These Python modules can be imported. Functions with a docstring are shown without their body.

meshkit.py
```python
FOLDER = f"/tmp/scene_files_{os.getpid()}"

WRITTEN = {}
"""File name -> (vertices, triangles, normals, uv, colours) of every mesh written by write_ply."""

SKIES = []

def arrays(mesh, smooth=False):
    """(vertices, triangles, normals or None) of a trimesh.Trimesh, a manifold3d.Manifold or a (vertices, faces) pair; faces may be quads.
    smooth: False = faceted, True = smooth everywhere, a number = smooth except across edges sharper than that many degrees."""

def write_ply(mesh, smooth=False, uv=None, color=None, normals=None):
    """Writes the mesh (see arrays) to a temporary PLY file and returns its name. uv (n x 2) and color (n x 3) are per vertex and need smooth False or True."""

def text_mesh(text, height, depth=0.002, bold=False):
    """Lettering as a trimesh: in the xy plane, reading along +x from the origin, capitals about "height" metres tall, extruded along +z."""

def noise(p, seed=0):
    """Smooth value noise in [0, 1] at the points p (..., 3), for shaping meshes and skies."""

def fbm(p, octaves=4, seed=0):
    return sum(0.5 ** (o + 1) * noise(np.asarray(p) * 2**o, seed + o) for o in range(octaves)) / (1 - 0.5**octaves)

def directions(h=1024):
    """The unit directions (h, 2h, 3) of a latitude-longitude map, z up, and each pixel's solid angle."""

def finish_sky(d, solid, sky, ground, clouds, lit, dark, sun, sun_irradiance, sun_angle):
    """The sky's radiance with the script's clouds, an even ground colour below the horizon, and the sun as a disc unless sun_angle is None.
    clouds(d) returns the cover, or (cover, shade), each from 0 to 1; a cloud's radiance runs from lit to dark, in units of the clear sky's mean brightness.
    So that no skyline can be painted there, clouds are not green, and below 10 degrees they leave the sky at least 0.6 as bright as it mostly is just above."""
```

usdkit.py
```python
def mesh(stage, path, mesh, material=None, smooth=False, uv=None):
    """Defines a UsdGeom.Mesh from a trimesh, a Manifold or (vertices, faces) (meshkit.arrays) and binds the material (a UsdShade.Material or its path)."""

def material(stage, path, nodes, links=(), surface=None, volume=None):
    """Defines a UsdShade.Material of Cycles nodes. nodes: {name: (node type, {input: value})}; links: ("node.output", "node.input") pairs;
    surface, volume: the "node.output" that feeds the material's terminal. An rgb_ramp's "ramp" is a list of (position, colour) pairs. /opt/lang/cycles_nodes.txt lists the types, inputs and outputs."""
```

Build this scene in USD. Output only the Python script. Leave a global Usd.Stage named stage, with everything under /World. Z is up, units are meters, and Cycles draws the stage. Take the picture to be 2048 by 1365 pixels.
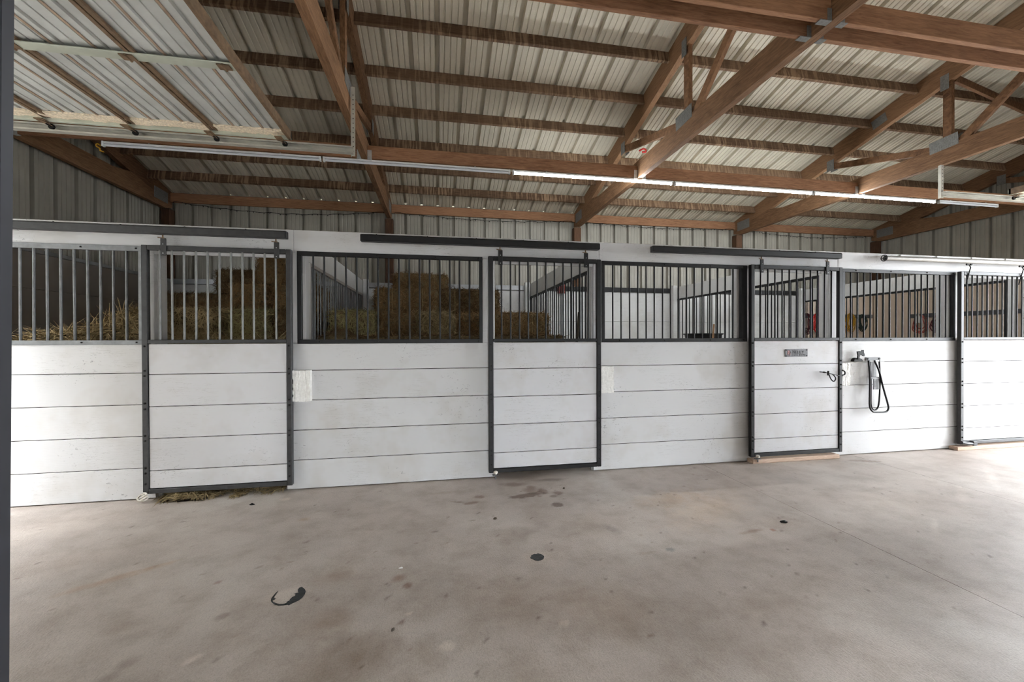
import math, random
import numpy as np
import usdkit, meshkit
from pxr import Usd, UsdGeom, UsdLux, UsdShade, Gf, Sdf, Vt

stage = Usd.Stage.CreateInMemory()
UsdGeom.SetStageUpAxis(stage, "Z")
UsdGeom.SetStageMetersPerUnit(stage, 1.0)
world = UsdGeom.Xform.Define(stage, "/World")
stage.SetDefaultPrim(world.GetPrim())
UsdGeom.Scope.Define(stage, "/World/Looks")
random.seed(7)
rng = np.random.default_rng(7)

# ---------------------------------------------------------------- camera, sky, exposure
EYE = 1.43
FPX = 823.37
YAW, PITCH, ROLL = 0.17737, -0.00560 - 0.0005, -0.00307
cam = UsdGeom.Camera.Define(stage, "/World/camera")
cam.CreateHorizontalApertureAttr(36.0)
cam.CreateVerticalApertureAttr(24.0)
cam.CreateFocalLengthAttr(36.0 * FPX / 2048.0)
cam.CreateClippingRangeAttr(Gf.Vec2f(0.05, 500.0))
cam.CreateExposureAttr(1.40)
_f = np.array([math.sin(YAW) * math.cos(PITCH), math.cos(YAW) * math.cos(PITCH), math.sin(PITCH)])
_r = np.array([math.cos(YAW), -math.sin(YAW), 0.0])
_u = np.cross(_r, _f)
_c, _s = math.cos(ROLL), math.sin(ROLL)
_r2, _u2 = _c * _r + _s * _u, -_s * _r + _c * _u
cam.AddTransformOp().Set(Gf.Matrix4d(*_r2, 0, *_u2, 0, *(-_f), 0, 0.0, 0.0, EYE, 1))

sky = UsdLux.DomeLight.Define(stage, "/World/sky")          # even overcast daylight; it enters by the two open overhead doors and an added rear doorway
sky.CreateColorAttr(Gf.Vec3f(0.90, 0.95, 1.0))
sky.CreateIntensityAttr(3.6)
LED_POWER = 42.0                                            # the lit tube lights under the long beam

# ---------------------------------------------------------------- the building's measures
YF = 4.194                     # face of the stall fronts
YB = 7.92                      # back wall sheets
XT = [-4.467, -0.871, 2.717, 6.312, 9.892]   # truss lines
XL, XR = -4.56, 9.99           # gable sheets
EAVE, PITCHK, RIDGE = 3.92, 0.256, 2.55
YN = 2 * RIDGE - YB            # wall behind the camera
TOP, SILL = 2.463, 1.39
def roof_z(y): return EAVE + PITCHK * (YB - y) if y >= RIDGE else EAVE + PITCHK * (y - YN)

# ---------------------------------------------------------------- mesh helpers: all give (vertices, triangles)
def _cb():
    from itertools import product
    from scipy.spatial import ConvexHull
    S, A = [], []
    for s in product((-1, 1), repeat=3):
        for a in range(3):
            S.append(s); A.append(a)
    S, A = np.array(S, float), np.array(A)
    p = S * np.where(np.arange(3)[None] == A[:, None], 1.0, 0.8)
    h = ConvexHull(p)
    f = h.simplices.copy()
    for i, t in enumerate(f):
        n = np.cross(p[t[1]] - p[t[0]], p[t[2]] - p[t[0]])
        if n @ p[t].mean(0) < 0: f[i] = t[::-1]
    return S, A, f
_CBS, _CBA, _CBF = _cb()

def box(x0, x1, y0, y1, z0, z1, bev=0.002):
    lo, hi = np.array([x0, y0, z0], float), np.array([x1, y1, z1], float)
    h = (hi - lo) / 2
    bev = min(bev, h.min() * 0.45)
    v = _CBS * (h[None] - np.where(np.arange(3)[None] == _CBA[:, None], 0, bev))
    return v + (lo + hi) / 2, _CBF

def frame_of(d, up=(0, 0, 1)):
    d = np.asarray(d, float); d = d / np.linalg.norm(d)
    up = np.asarray(up, float)
    if abs(d @ up) > 0.98: up = np.array([1.0, 0, 0]) if abs(d[0]) < 0.9 else np.array([0, 1.0, 0])
    s = np.cross(d, up); s /= np.linalg.norm(s)
    return d, s, np.cross(s, d)

def bar(p0, p1, w, h, up=(0, 0, 1), bev=0.003):
    """A squared timber or strap from p0 to p1: w across, h along up."""
    p0, p1 = np.asarray(p0, float), np.asarray(p1, float)
    d, s, u = frame_of(p1 - p0, up)
    L = np.linalg.norm(p1 - p0)
    v, f = box(-L / 2, L / 2, -w / 2, w / 2, -h / 2, h / 2, bev)
    M = np.stack([d, s, u])
    if np.linalg.det(M) < 0: f = f[:, ::-1]
    return v @ M + (p0 + p1) / 2, f

def tube(pts, r, n=8, closed=False):
    p = np.asarray(pts, float)
    if closed: t = np.roll(p, -1, 0) - np.roll(p, 1, 0)
    else: t = np.gradient(p, axis=0)
    t /= np.linalg.norm(t, axis=1, keepdims=True) + 1e-12
    ref = np.array([0, 0, 1.0]) if abs(t[0][2]) < 0.9 else np.array([1.0, 0, 0])
    a = np.cross(t[0], ref); a /= np.linalg.norm(a)
    N = [a]
    for i in range(1, len(p)):
        a = a - t[i] * (a @ t[i]); a /= np.linalg.norm(a) + 1e-12
        N.append(a)
    N = np.array(N); B = np.cross(t, N)
    rr = np.broadcast_to(r, (len(p),))[:, None, None]
    ang = np.arange(n) * 2 * np.pi / n
    v = (p[:, None] + rr * (np.cos(ang)[None, :, None] * N[:, None] + np.sin(ang)[None, :, None] * B[:, None])).reshape(-1, 3)
    m = len(p); f = []
    for i in range(m if closed else m - 1):
        for j in range(n):
            a0, b0 = i * n + j, i * n + (j + 1) % n
            i2 = (i + 1) % m
            a1, b1 = i2 * n + j, i2 * n + (j + 1) % n
            f += [(a0, a1, b1), (a0, b1, b0)]
    f = np.array(f)[:, ::-1]
    if not closed:
        v = np.vstack([v, p[0], p[-1]])
        c0, c1 = m * n, m * n + 1
        caps = [(c0, j, (j + 1) % n) for j in range(n)] + [(c1, (m - 1) * n + (j + 1) % n, (m - 1) * n + j) for j in range(n)]
        f = np.vstack([f, np.array(caps)[:, ::-1]])
    return v, f

def rod(p0, p1, r, n=8): return tube([p0, p1], r, n)

def merge(*ms):
    ms = [m for g in ms for m in (g if isinstance(g, list) else [g])]
    V, F, k = [], [], 0
    for v, f in ms:
        V.append(v); F.append(np.asarray(f) + k); k += len(v)
    return np.vstack(V), np.vstack(F)

def rough(m, amp, scale, seed=0):
    v, f = m
    d = np.stack([meshkit.fbm(v * scale + 13.7 * k, 3, seed + k) - 0.5 for k in range(3)], 1) * 2 * amp
    return v + d, f

def grid_box(x0, x1, y0, y1, z0, z1, step):
    """A box whose faces are finely divided, for displacing."""
    lo, hi = np.array([x0, y0, z0], float), np.array([x1, y1, z1], float)
    n = np.maximum(1, np.round((hi - lo) / step).astype(int))
    V, F, k = [], [], 0
    for a in range(3):
        b, c = (a + 1) % 3, (a + 2) % 3
        for s in (0, 1):
            gb, gc = np.meshgrid(np.linspace(lo[b], hi[b], n[b] + 1), np.linspace(lo[c], hi[c], n[c] + 1), indexing="ij")
            p = np.zeros(gb.shape + (3,)); p[..., a] = (lo, hi)[s][a]; p[..., b] = gb; p[..., c] = gc
            i, j = np.meshgrid(np.arange(n[b]), np.arange(n[c]), indexing="ij"); w = n[c] + 1
            q = np.stack([i * w + j, (i + 1) * w + j, (i + 1) * w + j + 1, i * w + j + 1], -1).reshape(-1, 4)
            t = np.vstack([q[:, [0, 1, 2]], q[:, [0, 2, 3]]])
            V.append(p.reshape(-1, 3)); F.append((t if s else t[:, ::-1]) + k); k += p.shape[0] * p.shape[1]
    return np.vstack(V), np.vstack(F)

def extrude(poly, a0, a1, axis):
    """A convex or star-shaped outline (list of 2-D points, counter-clockwise) drawn along an axis; the outline lies in the two other axes in cyclic order."""
    from mapbox_earcut import triangulate_float64
    p = np.asarray(poly, float); n = len(p)
    t = triangulate_float64(p, np.array([n], np.uint32)).reshape(-1, 3).astype(int)
    for i, q in enumerate(t):
        if np.cross(p[q[1]] - p[q[0]], p[q[2]] - p[q[0]]) < 0: t[i] = q[::-1]
    area = 0.5 * np.sum(p[:, 0] * np.roll(p[:, 1], -1) - np.roll(p[:, 0], -1) * p[:, 1])
    b, c = (axis + 1) % 3, (axis + 2) % 3
    v = np.zeros((2 * n, 3)); v[:n, axis], v[n:, axis] = a0, a1
    v[:n, b] = v[n:, b] = p[:, 0]; v[:n, c] = v[n:, c] = p[:, 1]
    side = []
    for i in range(n):
        j = (i + 1) % n
        side += [(i, j, n + j), (i, n + j, n + i)] if area > 0 else [(j, i, n + i), (j, n + i, n + j)]
    return v, np.vstack([t[:, ::-1], t + n, np.array(side)])

RIB = 0.295
RIB_SMALL = [.009]
def rib_profile(s0, s1):
    """(along, outward depth) of ribbed steel between s0 and s1: deep ribs every RIB metres, three shallow ones between."""
    pts = [(s0, 0.0)]
    k = math.floor(s0 / RIB) - 1
    while k * RIB < s1 + RIB:
        c = k * RIB
        pts += [(c - .029, 0), (c - .022, .058), (c + .022, .058), (c + .029, 0)]
        for q in (.27, .5, .73):
            m = c + q * RIB
            pts += [(m - .010, 0), (m - .005, RIB_SMALL[0]), (m + .005, RIB_SMALL[0]), (m + .010, 0)]
        k += 1
    pts += [(s1, 0.0)]
    p = sorted([q for q in pts if s0 - 1e-9 <= q[0] <= s1 + 1e-9])
    return np.array(p)

def sheet(s0, s1, t0, t1, P):
    """Ribbed sheet with thickness. t0, t1: numbers or functions of s. P(s, t, depth) -> point."""
    pr = rib_profile(s0, s1); n = len(pr); th = 0.0012
    g0 = (lambda s: t0) if not callable(t0) else t0
    g1 = (lambda s: t1) if not callable(t1) else t1
    V = [P(s, g(s), d + e) for e in (0, th) for g in (g0, g1) for s, d in pr]
    F = []
    for i in range(n - 1):
        a, b, c, d = i, i + 1, n + i + 1, n + i
        F += [(a, b, c), (a, c, d)]
        a, b, c, d = [q + 2 * n for q in (a, b, c, d)]
        F += [(a, c, b), (a, d, c)]
        for g in (0, n):
            F += [(g + i, 2 * n + g + i + 1, g + i + 1), (g + i, 2 * n + g + i, 2 * n + g + i + 1)]
    return np.array(V), np.array(F)

# ---------------------------------------------------------------- scene helpers
_used = {}
def numbered(path):
    k = _used.get(path, -1) + 1
    _used[path] = k
    return path if k == 0 else f"{path}_{k:03d}"

class Node:
    def __init__(self, path, origin): self.path, self.origin = path, np.asarray(origin, float)

def tag(prim, label=None, cat=None, group=None, kind=None):
    for k, v in (("label", label), ("category", cat), ("group", group), ("kind", kind)):
        if v: prim.SetCustomDataByKey(k, v)

def thing(name, label, cat, loc=(0, 0, 0), group=None, kind=None):
    path = numbered("/World/" + name)
    x = UsdGeom.Xform.Define(stage, path); x.AddTranslateOp().Set(Gf.Vec3d(*map(float, loc)))
    tag(x.GetPrim(), label, cat, group, kind)
    return Node(path, loc)

def part(parent, name, mesh, mat, label=None, smooth=False, kind=None):
    path = numbered(parent.path + "/" + name)
    v, f = mesh
    m = usdkit.mesh(stage, path, (np.asarray(v) - parent.origin, f), MAT[mat], smooth=smooth)
    if label or kind: tag(m.GetPrim(), label, None, None, kind)
    return Node(path, parent.origin)

def solo(name, mesh, mat, label, cat, group=None, kind=None, smooth=False):
    v, f = mesh; v = np.asarray(v)
    o = np.array([(v[:, 0].min() + v[:, 0].max()) / 2, (v[:, 1].min() + v[:, 1].max()) / 2, v[:, 2].min()])
    path = numbered("/World/" + name)
    m = usdkit.mesh(stage, path, (v - o, f), MAT[mat], smooth=smooth)
    m.AddTranslateOp().Set(Gf.Vec3d(*map(float, o)))
    tag(m.GetPrim(), label, cat, group, kind)
    return Node(path, o)

# ---------------------------------------------------------------- materials
MAT = {}
def mat(name, nodes, links, surface="p.BSDF"):
    MAT[name] = usdkit.material(stage, "/World/Looks/" + name, nodes, links, surface=surface)

def plain(name, color, rough_=.6, metal=0.0, noise=8.0, var=.18, bump=.0, spec=.5):
    c = np.array(color, float)
    nodes = {"g": ("geometry", {}), "n": ("noise_texture", {"scale": noise, "detail": 4.0, "roughness": .6}),
             "r": ("rgb_ramp", {"ramp": [(.25, tuple(c * (1 - var))), (.75, tuple(np.minimum(c * (1 + var), 1)))]}),
             "p": ("principled_bsdf", {"roughness": rough_, "metallic": metal, "specular_ior_level": spec})}
    links = [("g.position", "n.vector"), ("n.fac", "r.fac"), ("r.color", "p.base_color")]
    if bump:
        nodes["b"] = ("bump", {"strength": bump, "distance": .01}); links += [("n.fac", "b.height"), ("b.normal", "p.normal")]
    mat(name, nodes, links)

def wood(name, dark, light, stretch, rough_=.75, scale=14.0, stripes=None):
    """Sawn lumber: grain drawn out along one axis; stripes: the drip marks across the purlins."""
    nodes = {"g": ("geometry", {}), "o": ("object_info", {}), "m": ("mapping", {"scale": stretch}),
             "n": ("noise_texture", {"scale": scale, "detail": 6.0, "roughness": .65, "distortion": .6}),
             "n2": ("noise_texture", {"scale": 1.3, "detail": 2.0}),
             "mm": ("math", {"math_type": "multiply_add", "value2": .35, "value3": .0}),
             "ad": ("math", {"math_type": "add"}), "a2": ("math", {"math_type": "multiply_add", "value2": .25, "value3": -.13}),
             "a3": ("math", {"math_type": "add"}),
             "r": ("rgb_ramp", {"ramp": [(.35, dark), (.85, light)]}),
             "b": ("bump", {"strength": .35, "distance": .006}),
             "p": ("principled_bsdf", {"roughness": rough_, "specular_ior_level": .25})}
    links = [("g.position", "m.vector"), ("m.vector", "n.vector"), ("g.position", "n2.vector"), ("n2.fac", "mm.value1"), ("n.fac", "ad.value1"), ("mm.value", "ad.value2"),
             ("o.random", "a2.value1"), ("ad.value", "a3.value1"), ("a2.value", "a3.value2"), ("a3.value", "r.fac"), ("n.fac", "b.height"), ("b.normal", "p.normal")]
    if stripes:
        nodes |= {"ms": ("mapping", {"scale": (34.0, 1.0, 3.0)}), "ns": ("noise_texture", {"scale": 1.0, "detail": 2.0, "roughness": .55}),
                  "ne": ("noise_texture", {"scale": 1.1, "detail": 1.0}), "rs": ("rgb_ramp", {"ramp": [(.47, (0, 0, 0)), (.6, (1, 1, 1))]}),
                  "re": ("rgb_ramp", {"ramp": [(.4, (.25, .25, .25)), (.6, (1, 1, 1))]}), "mf": ("math", {"math_type": "multiply"}), "mx": ("mix", {"color2": stripes})}
        links += [("g.position", "ms.vector"), ("ms.vector", "ns.vector"), ("g.position", "ne.vector"), ("ns.fac", "rs.fac"), ("ne.fac", "re.fac"), ("rs.color", "mf.value1"), ("re.color", "mf.value2"),
                  ("mf.value", "mx.fac"), ("r.color", "mx.color1"), ("mx.color", "p.base_color")]
    else:
        links += [("r.color", "p.base_color")]
    mat(name, nodes, links)

def paint(name, base, dirt=(.42, .38, .32), specks=1.0, rough_=.55):
    """White brushed-on barn paint over rough planks: grain relief, faint smears, small dark scuffs."""
    b = np.array(base)
    mat(name, {
        "g": ("geometry", {}), "o": ("object_info", {}),
        "m1": ("mapping", {"scale": (1.2, 1.2, 20.0)}), "gr": ("noise_texture", {"scale": 6.0, "detail": 6.0, "roughness": .7}),
        "n1": ("noise_texture", {"scale": 1.6, "detail": 4.0, "roughness": .65}), "r1": ("rgb_ramp", {"ramp": [(.50, (0, 0, 0)), (.72, (.42, .42, .42))]}),
        "m2": ("mapping", {"scale": (1.0, 1.0, 1.9), "rotation": (0, .5, 0)}), "n2": ("noise_texture", {"scale": 26.0, "detail": 3.0, "roughness": .6, "distortion": 1.2}), "r2": ("rgb_ramp", {"ramp": [(.625, (0, 0, 0)), (.66, (1, 1, 1))]}),
        "n3": ("noise_texture", {"scale": 2.2, "detail": 2.0}), "r3": ("rgb_ramp", {"ramp": [(.53, (0, 0, 0)), (.66, (specks * .75,) * 3)]}),
        "m4": ("mapping", {"scale": (.55, 1.0, 9.0)}), "n4": ("noise_texture", {"scale": 5.5, "detail": 4.0, "roughness": .6}), "r4": ("rgb_ramp", {"ramp": [(.488, (0, 0, 0)), (.497, (.5, .5, .5)), (.506, (0, 0, 0))]}), "n5": ("noise_texture", {"scale": 1.9, "detail": 1.0}), "r5": ("rgb_ramp", {"ramp": [(.52, (0, 0, 0)), (.60, (1, 1, 1))]}), "mc": ("math", {"math_type": "multiply"}), "x3": ("mix", {"color2": (.22, .205, .185)}),
        "mu": ("math", {"math_type": "multiply"}), "rv": ("rgb_ramp", {"ramp": [(0, tuple(b * .965)), (1, tuple(np.minimum(b * 1.02, 1)))]}),
        "x1": ("mix", {"color2": dirt}), "x2": ("mix", {"color2": (.10, .10, .105)}),
        "b": ("bump", {"strength": .22, "distance": .004}), "p": ("principled_bsdf", {"roughness": rough_, "specular_ior_level": .4})},
        [("g.position", "m1.vector"), ("m1.vector", "gr.vector"), ("g.position", "n1.vector"), ("n1.fac", "r1.fac"), ("g.position", "m2.vector"), ("m2.vector", "n2.vector"), ("n2.fac", "r2.fac"),
         ("g.position", "n3.vector"), ("n3.fac", "r3.fac"), ("r2.color", "mu.value1"), ("r3.color", "mu.value2"), ("o.random", "rv.fac"), ("rv.color", "x1.color1"), ("r1.color", "x1.fac"),
         ("x1.color", "x2.color1"), ("mu.value", "x2.fac"), ("g.position", "m4.vector"), ("m4.vector", "n4.vector"), ("g.position", "n5.vector"), ("n4.fac", "r4.fac"), ("n5.fac", "r5.fac"), ("r4.color", "mc.value1"), ("r5.color", "mc.value2"), ("mc.value", "x3.fac"), ("x2.color", "x3.color1"), ("x3.color", "p.base_color"), ("gr.fac", "b.height"), ("b.normal", "p.normal")])

paint("white_paint", (.60, .597, .600), specks=.7)
paint("white_door_paint", (.60, .598, .612), specks=.55)
paint("white_liner", (.66, .66, .65), specks=.35)
plain("black_steel", (.013, .013, .014), .5, 0, 30, .3, spec=.3)
plain("grey_steel", (.040, .040, .041), .5, .1, 20, .25, spec=.35)
plain("galvanised", (.17, .175, .18), .45, .35, 14, .3)
plain("bar_grey", (.20, .20, .195), .42, .4, 14, .2)
plain("track_steel", (.50, .48, .42), .5, .3, 9, .2)
plain("pipe_steel", (.26, .245, .225), .5, .3, 9, .25)
plain("dark_trim", (.015, .016, .022), .5, 0, 18, .15)
plain("sheet_steel", (.64, .585, .475), .5, .0, 2.2, .10)
plain("wall_steel", (.35, .33, .28), .5, .0, 2.2, .12)
plain("door_steel", (.52, .525, .50), .45, .1, 3.0, .18)
plain("rib_brown", (.33, .24, .17), .7, 0, 9, .35)
plain("stile_steel", (.44, .46, .38), .5, .1, 6.0, .15)
plain("brown_rail", (.16, .10, .055), .7, 0, 22, .4)
plain("foam", (.80, .66, .50), .9, 0, 70, .3, .8)
plain("liner_wood", (.34, .31, .285), .7, 0, 3, .12)
plain("cap_sheen", (.42, .43, .45), .35, .6, 4, .25)  # reflection on the black cap rail, put into the colour
plain("plate_steel", (.22, .22, .21), .5, .35, 60, .3)
plain("bracket_steel", (.60, .62, .63), .4, .4, 20, .2)
plain("white_plastic", (.80, .81, .82), .35, 0, 10, .04)
plain("dead_tube", (.74, .76, .80), .25, 0, 10, .03)
plain("red_rope", (.75, .04, .035), .8, 0, 60, .3)
plain("maroon_rope", (.12, .02, .03), .8, 0, 60, .6)
plain("yellow_rope", (.50, .27, .02), .8, 0, 60, .3)
plain("green_rope", (.025, .04, .032), .8, 0, 60, .4)
plain("pink_rope", (.50, .14, .11), .8, 0, 50, .4)
plain("strap_grey", (.10, .10, .105), .6, 0, 12, .2)
plain("black_iron", (.008, .0075, .007), .6, 0, 20, .2, spec=.25)
plain("black_rubber", (.009, .009, .010), .45, 0, 30, .3, spec=.3)
plain("tar", (.016, .019, .020), .55, 0, 40, .4, .4)
plain("clear_grey", (.16, .16, .165), .5, 0, 20, .15)
plain("nameplate_grey", (.12, .12, .13), .5, 0, 40, .2)
plain("emblem_pink", (.34, .16, .16), .6, 0, 40, .1)
plain("ink", (.012, .010, .014), .6, 0, 40, .1)
plain("blanket_red", (.14, .025, .02), .85, 0, 30, .3)
plain("twine", (.40, .30, .14), .8, 0, 30, .2)
plain("white_rope", (.62, .58, .52), .85, 0, 60, .2)
plain("bottle_white", (.80, .80, .78), .35, 0, 10, .03)
plain("outside_gravel", (.30, .29, .27), .9, 0, 9, .25)
plain("bounce_apron_pale", (.40, .39, .365), .8, 0, 3, .06)
plain("dimming_wall_dull", (.20, .19, .17), .8, 0, 2, .1)
plain("block_paint", (.78, .77, .74), .75, 0, 45, .10, .45)
plain("joint_dirt", (.035, .030, .026), .9, 0, 20, .3)  # shade of the plank gaps as a colour
wood("truss_wood", (.085, .040, .019), (.29, .160, .084), (5.0, .55, 5.0))
wood("web_wood", (.085, .040, .019), (.30, .160, .082), (5.0, 1.2, 1.6))
wood("beam_wood", (.13, .054, .027), (.40, .21, .115), (.5, 5.0, 5.0))
wood("purlin_wood", (.075, .042, .024), (.20, .122, .074), (.6, 5.0, 5.0), stripes=(.34, .225, .14))
wood("post_wood", (.045, .022, .013), (.13, .068, .038), (5.0, 5.0, .5))
wood("pale_board", (.36, .235, .165), (.60, .45, .35), (.6, 5.0, 5.0), .8)
wood("plywood", (.74, .59, .46), (.88, .75, .62), (1.4, 1.4, .5), .7, 5.0)
wood("stick_wood", (.32, .17, .09), (.52, .32, .19), (5, 5, .6))
wood("dark_stick", (.045, .035, .028), (.10, .08, .06), (5, 5, .6))
mat("lit_tube", {"e": ("emission", {"color": (.93, .98, 1.0), "strength": LED_POWER})}, [], "e.emission")

def hay(name, stops, body=False):
    nodes = {"g": ("geometry", {}), "o": ("object_info", {}), "r": ("rgb_ramp", {"ramp": stops}), "p": ("principled_bsdf", {"roughness": .85, "specular_ior_level": .15})}
    if body:
        nodes |= {"t": ("texture_coordinate", {}), "n": ("noise_texture", {"scale": 38.0, "detail": 5.0, "roughness": .7}), "b": ("bump", {"strength": .8, "distance": .02})}
        links = [("t.object", "n.vector"), ("n.fac", "r.fac"), ("n.fac", "b.height"), ("b.normal", "p.normal"), ("r.color", "p.base_color")]
    else:
        nodes |= {"h": ("hsv", {}), "m": ("math", {"math_type": "multiply_add", "value2": .7, "value3": .6})}
        links = [("g.random_per_island", "r.fac"), ("r.color", "h.color"), ("o.random", "m.value1"), ("m.value", "h.value"), ("h.color", "p.base_color")]
    mat(name, nodes, links)
hay("hay_body", [(.3, (.06, .042, .02)), (.7, (.26, .19, .10))], True)
hay("hay_brown", [(0, (.18, .11, .05)), (.5, (.40, .27, .135)), (1, (.66, .50, .28))])
hay("hay_gold", [(0, (.32, .24, .125)), (.5, (.60, .48, .285)), (1, (.84, .74, .53))])
hay("hay_green", [(0, (.26, .22, .10)), (.5, (.53, .45, .23)), (1, (.78, .69, .42))])

# concrete: broom marks along the aisle's depth, blotches, painted-in stains from the mesh's own colour attribute
mat("concrete", {
    "g": ("geometry", {}), "a": ("attribute", {"attribute": "stain"}),
    "m": ("mapping", {"scale": (1.0, .45, 1.0)}), "n": ("noise_texture", {"scale": 95.0, "detail": 4.0, "roughness": .75}),
    "n1": ("noise_texture", {"scale": .9, "detail": 5.0, "roughness": .6}), "n2": ("noise_texture", {"scale": 4.5, "detail": 6.0, "roughness": .65}),
    "n3": ("noise_texture", {"scale": 150.0, "detail": 3.0, "roughness": .75}),
    "r1": ("rgb_ramp", {"ramp": [(.3, (.372, .312, .272)), (.55, (.465, .408, .364)), (.75, (.540, .495, .455))]}),
    "r2": ("rgb_ramp", {"ramp": [(.32, (.80, .77, .74)), (.55, (1, 1, 1)), (.8, (1.06, 1.06, 1.06))]}),
    "r3": ("rgb_ramp", {"ramp": [(.25, (.78, .77, .76)), (.5, (1, 1, 1)), (.8, (1.08, 1.08, 1.08))]}),
    "r4": ("rgb_ramp", {"ramp": [(.3, (.70, .69, .68)), (.5, (1, 1, 1)), (.72, (1.14, 1.14, 1.14))]}),
    "x1": ("mix", {"mix_type": "multiply", "fac": 1.0}), "x2": ("mix", {"mix_type": "multiply", "fac": .8}), "x3": ("mix", {"mix_type": "multiply", "fac": .8}), "x4": ("mix", {"mix_type": "multiply", "fac": 1.0}),
    "b": ("bump", {"strength": .55, "distance": .005}),
    "p": ("principled_bsdf", {"roughness": .46, "specular_ior_level": .5})},
    [("g.position", "m.vector"), ("m.vector", "n.vector"), ("g.position", "n1.vector"), ("g.position", "n2.vector"), ("g.position", "n3.vector"),
     ("n1.fac", "r1.fac"), ("n2.fac", "r2.fac"), ("n.fac", "r3.fac"), ("n3.fac", "r4.fac"),
     ("r1.color", "x1.color1"), ("r2.color", "x1.color2"), ("x1.color", "x2.color1"), ("r3.color", "x2.color2"), ("x2.color", "x3.color1"), ("r4.color", "x3.color2"),
     ("x3.color", "x4.color1"), ("a.color", "x4.color2"), ("x4.color", "p.base_color"), ("n.fac", "b.height"), ("b.normal", "p.normal")])

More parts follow.
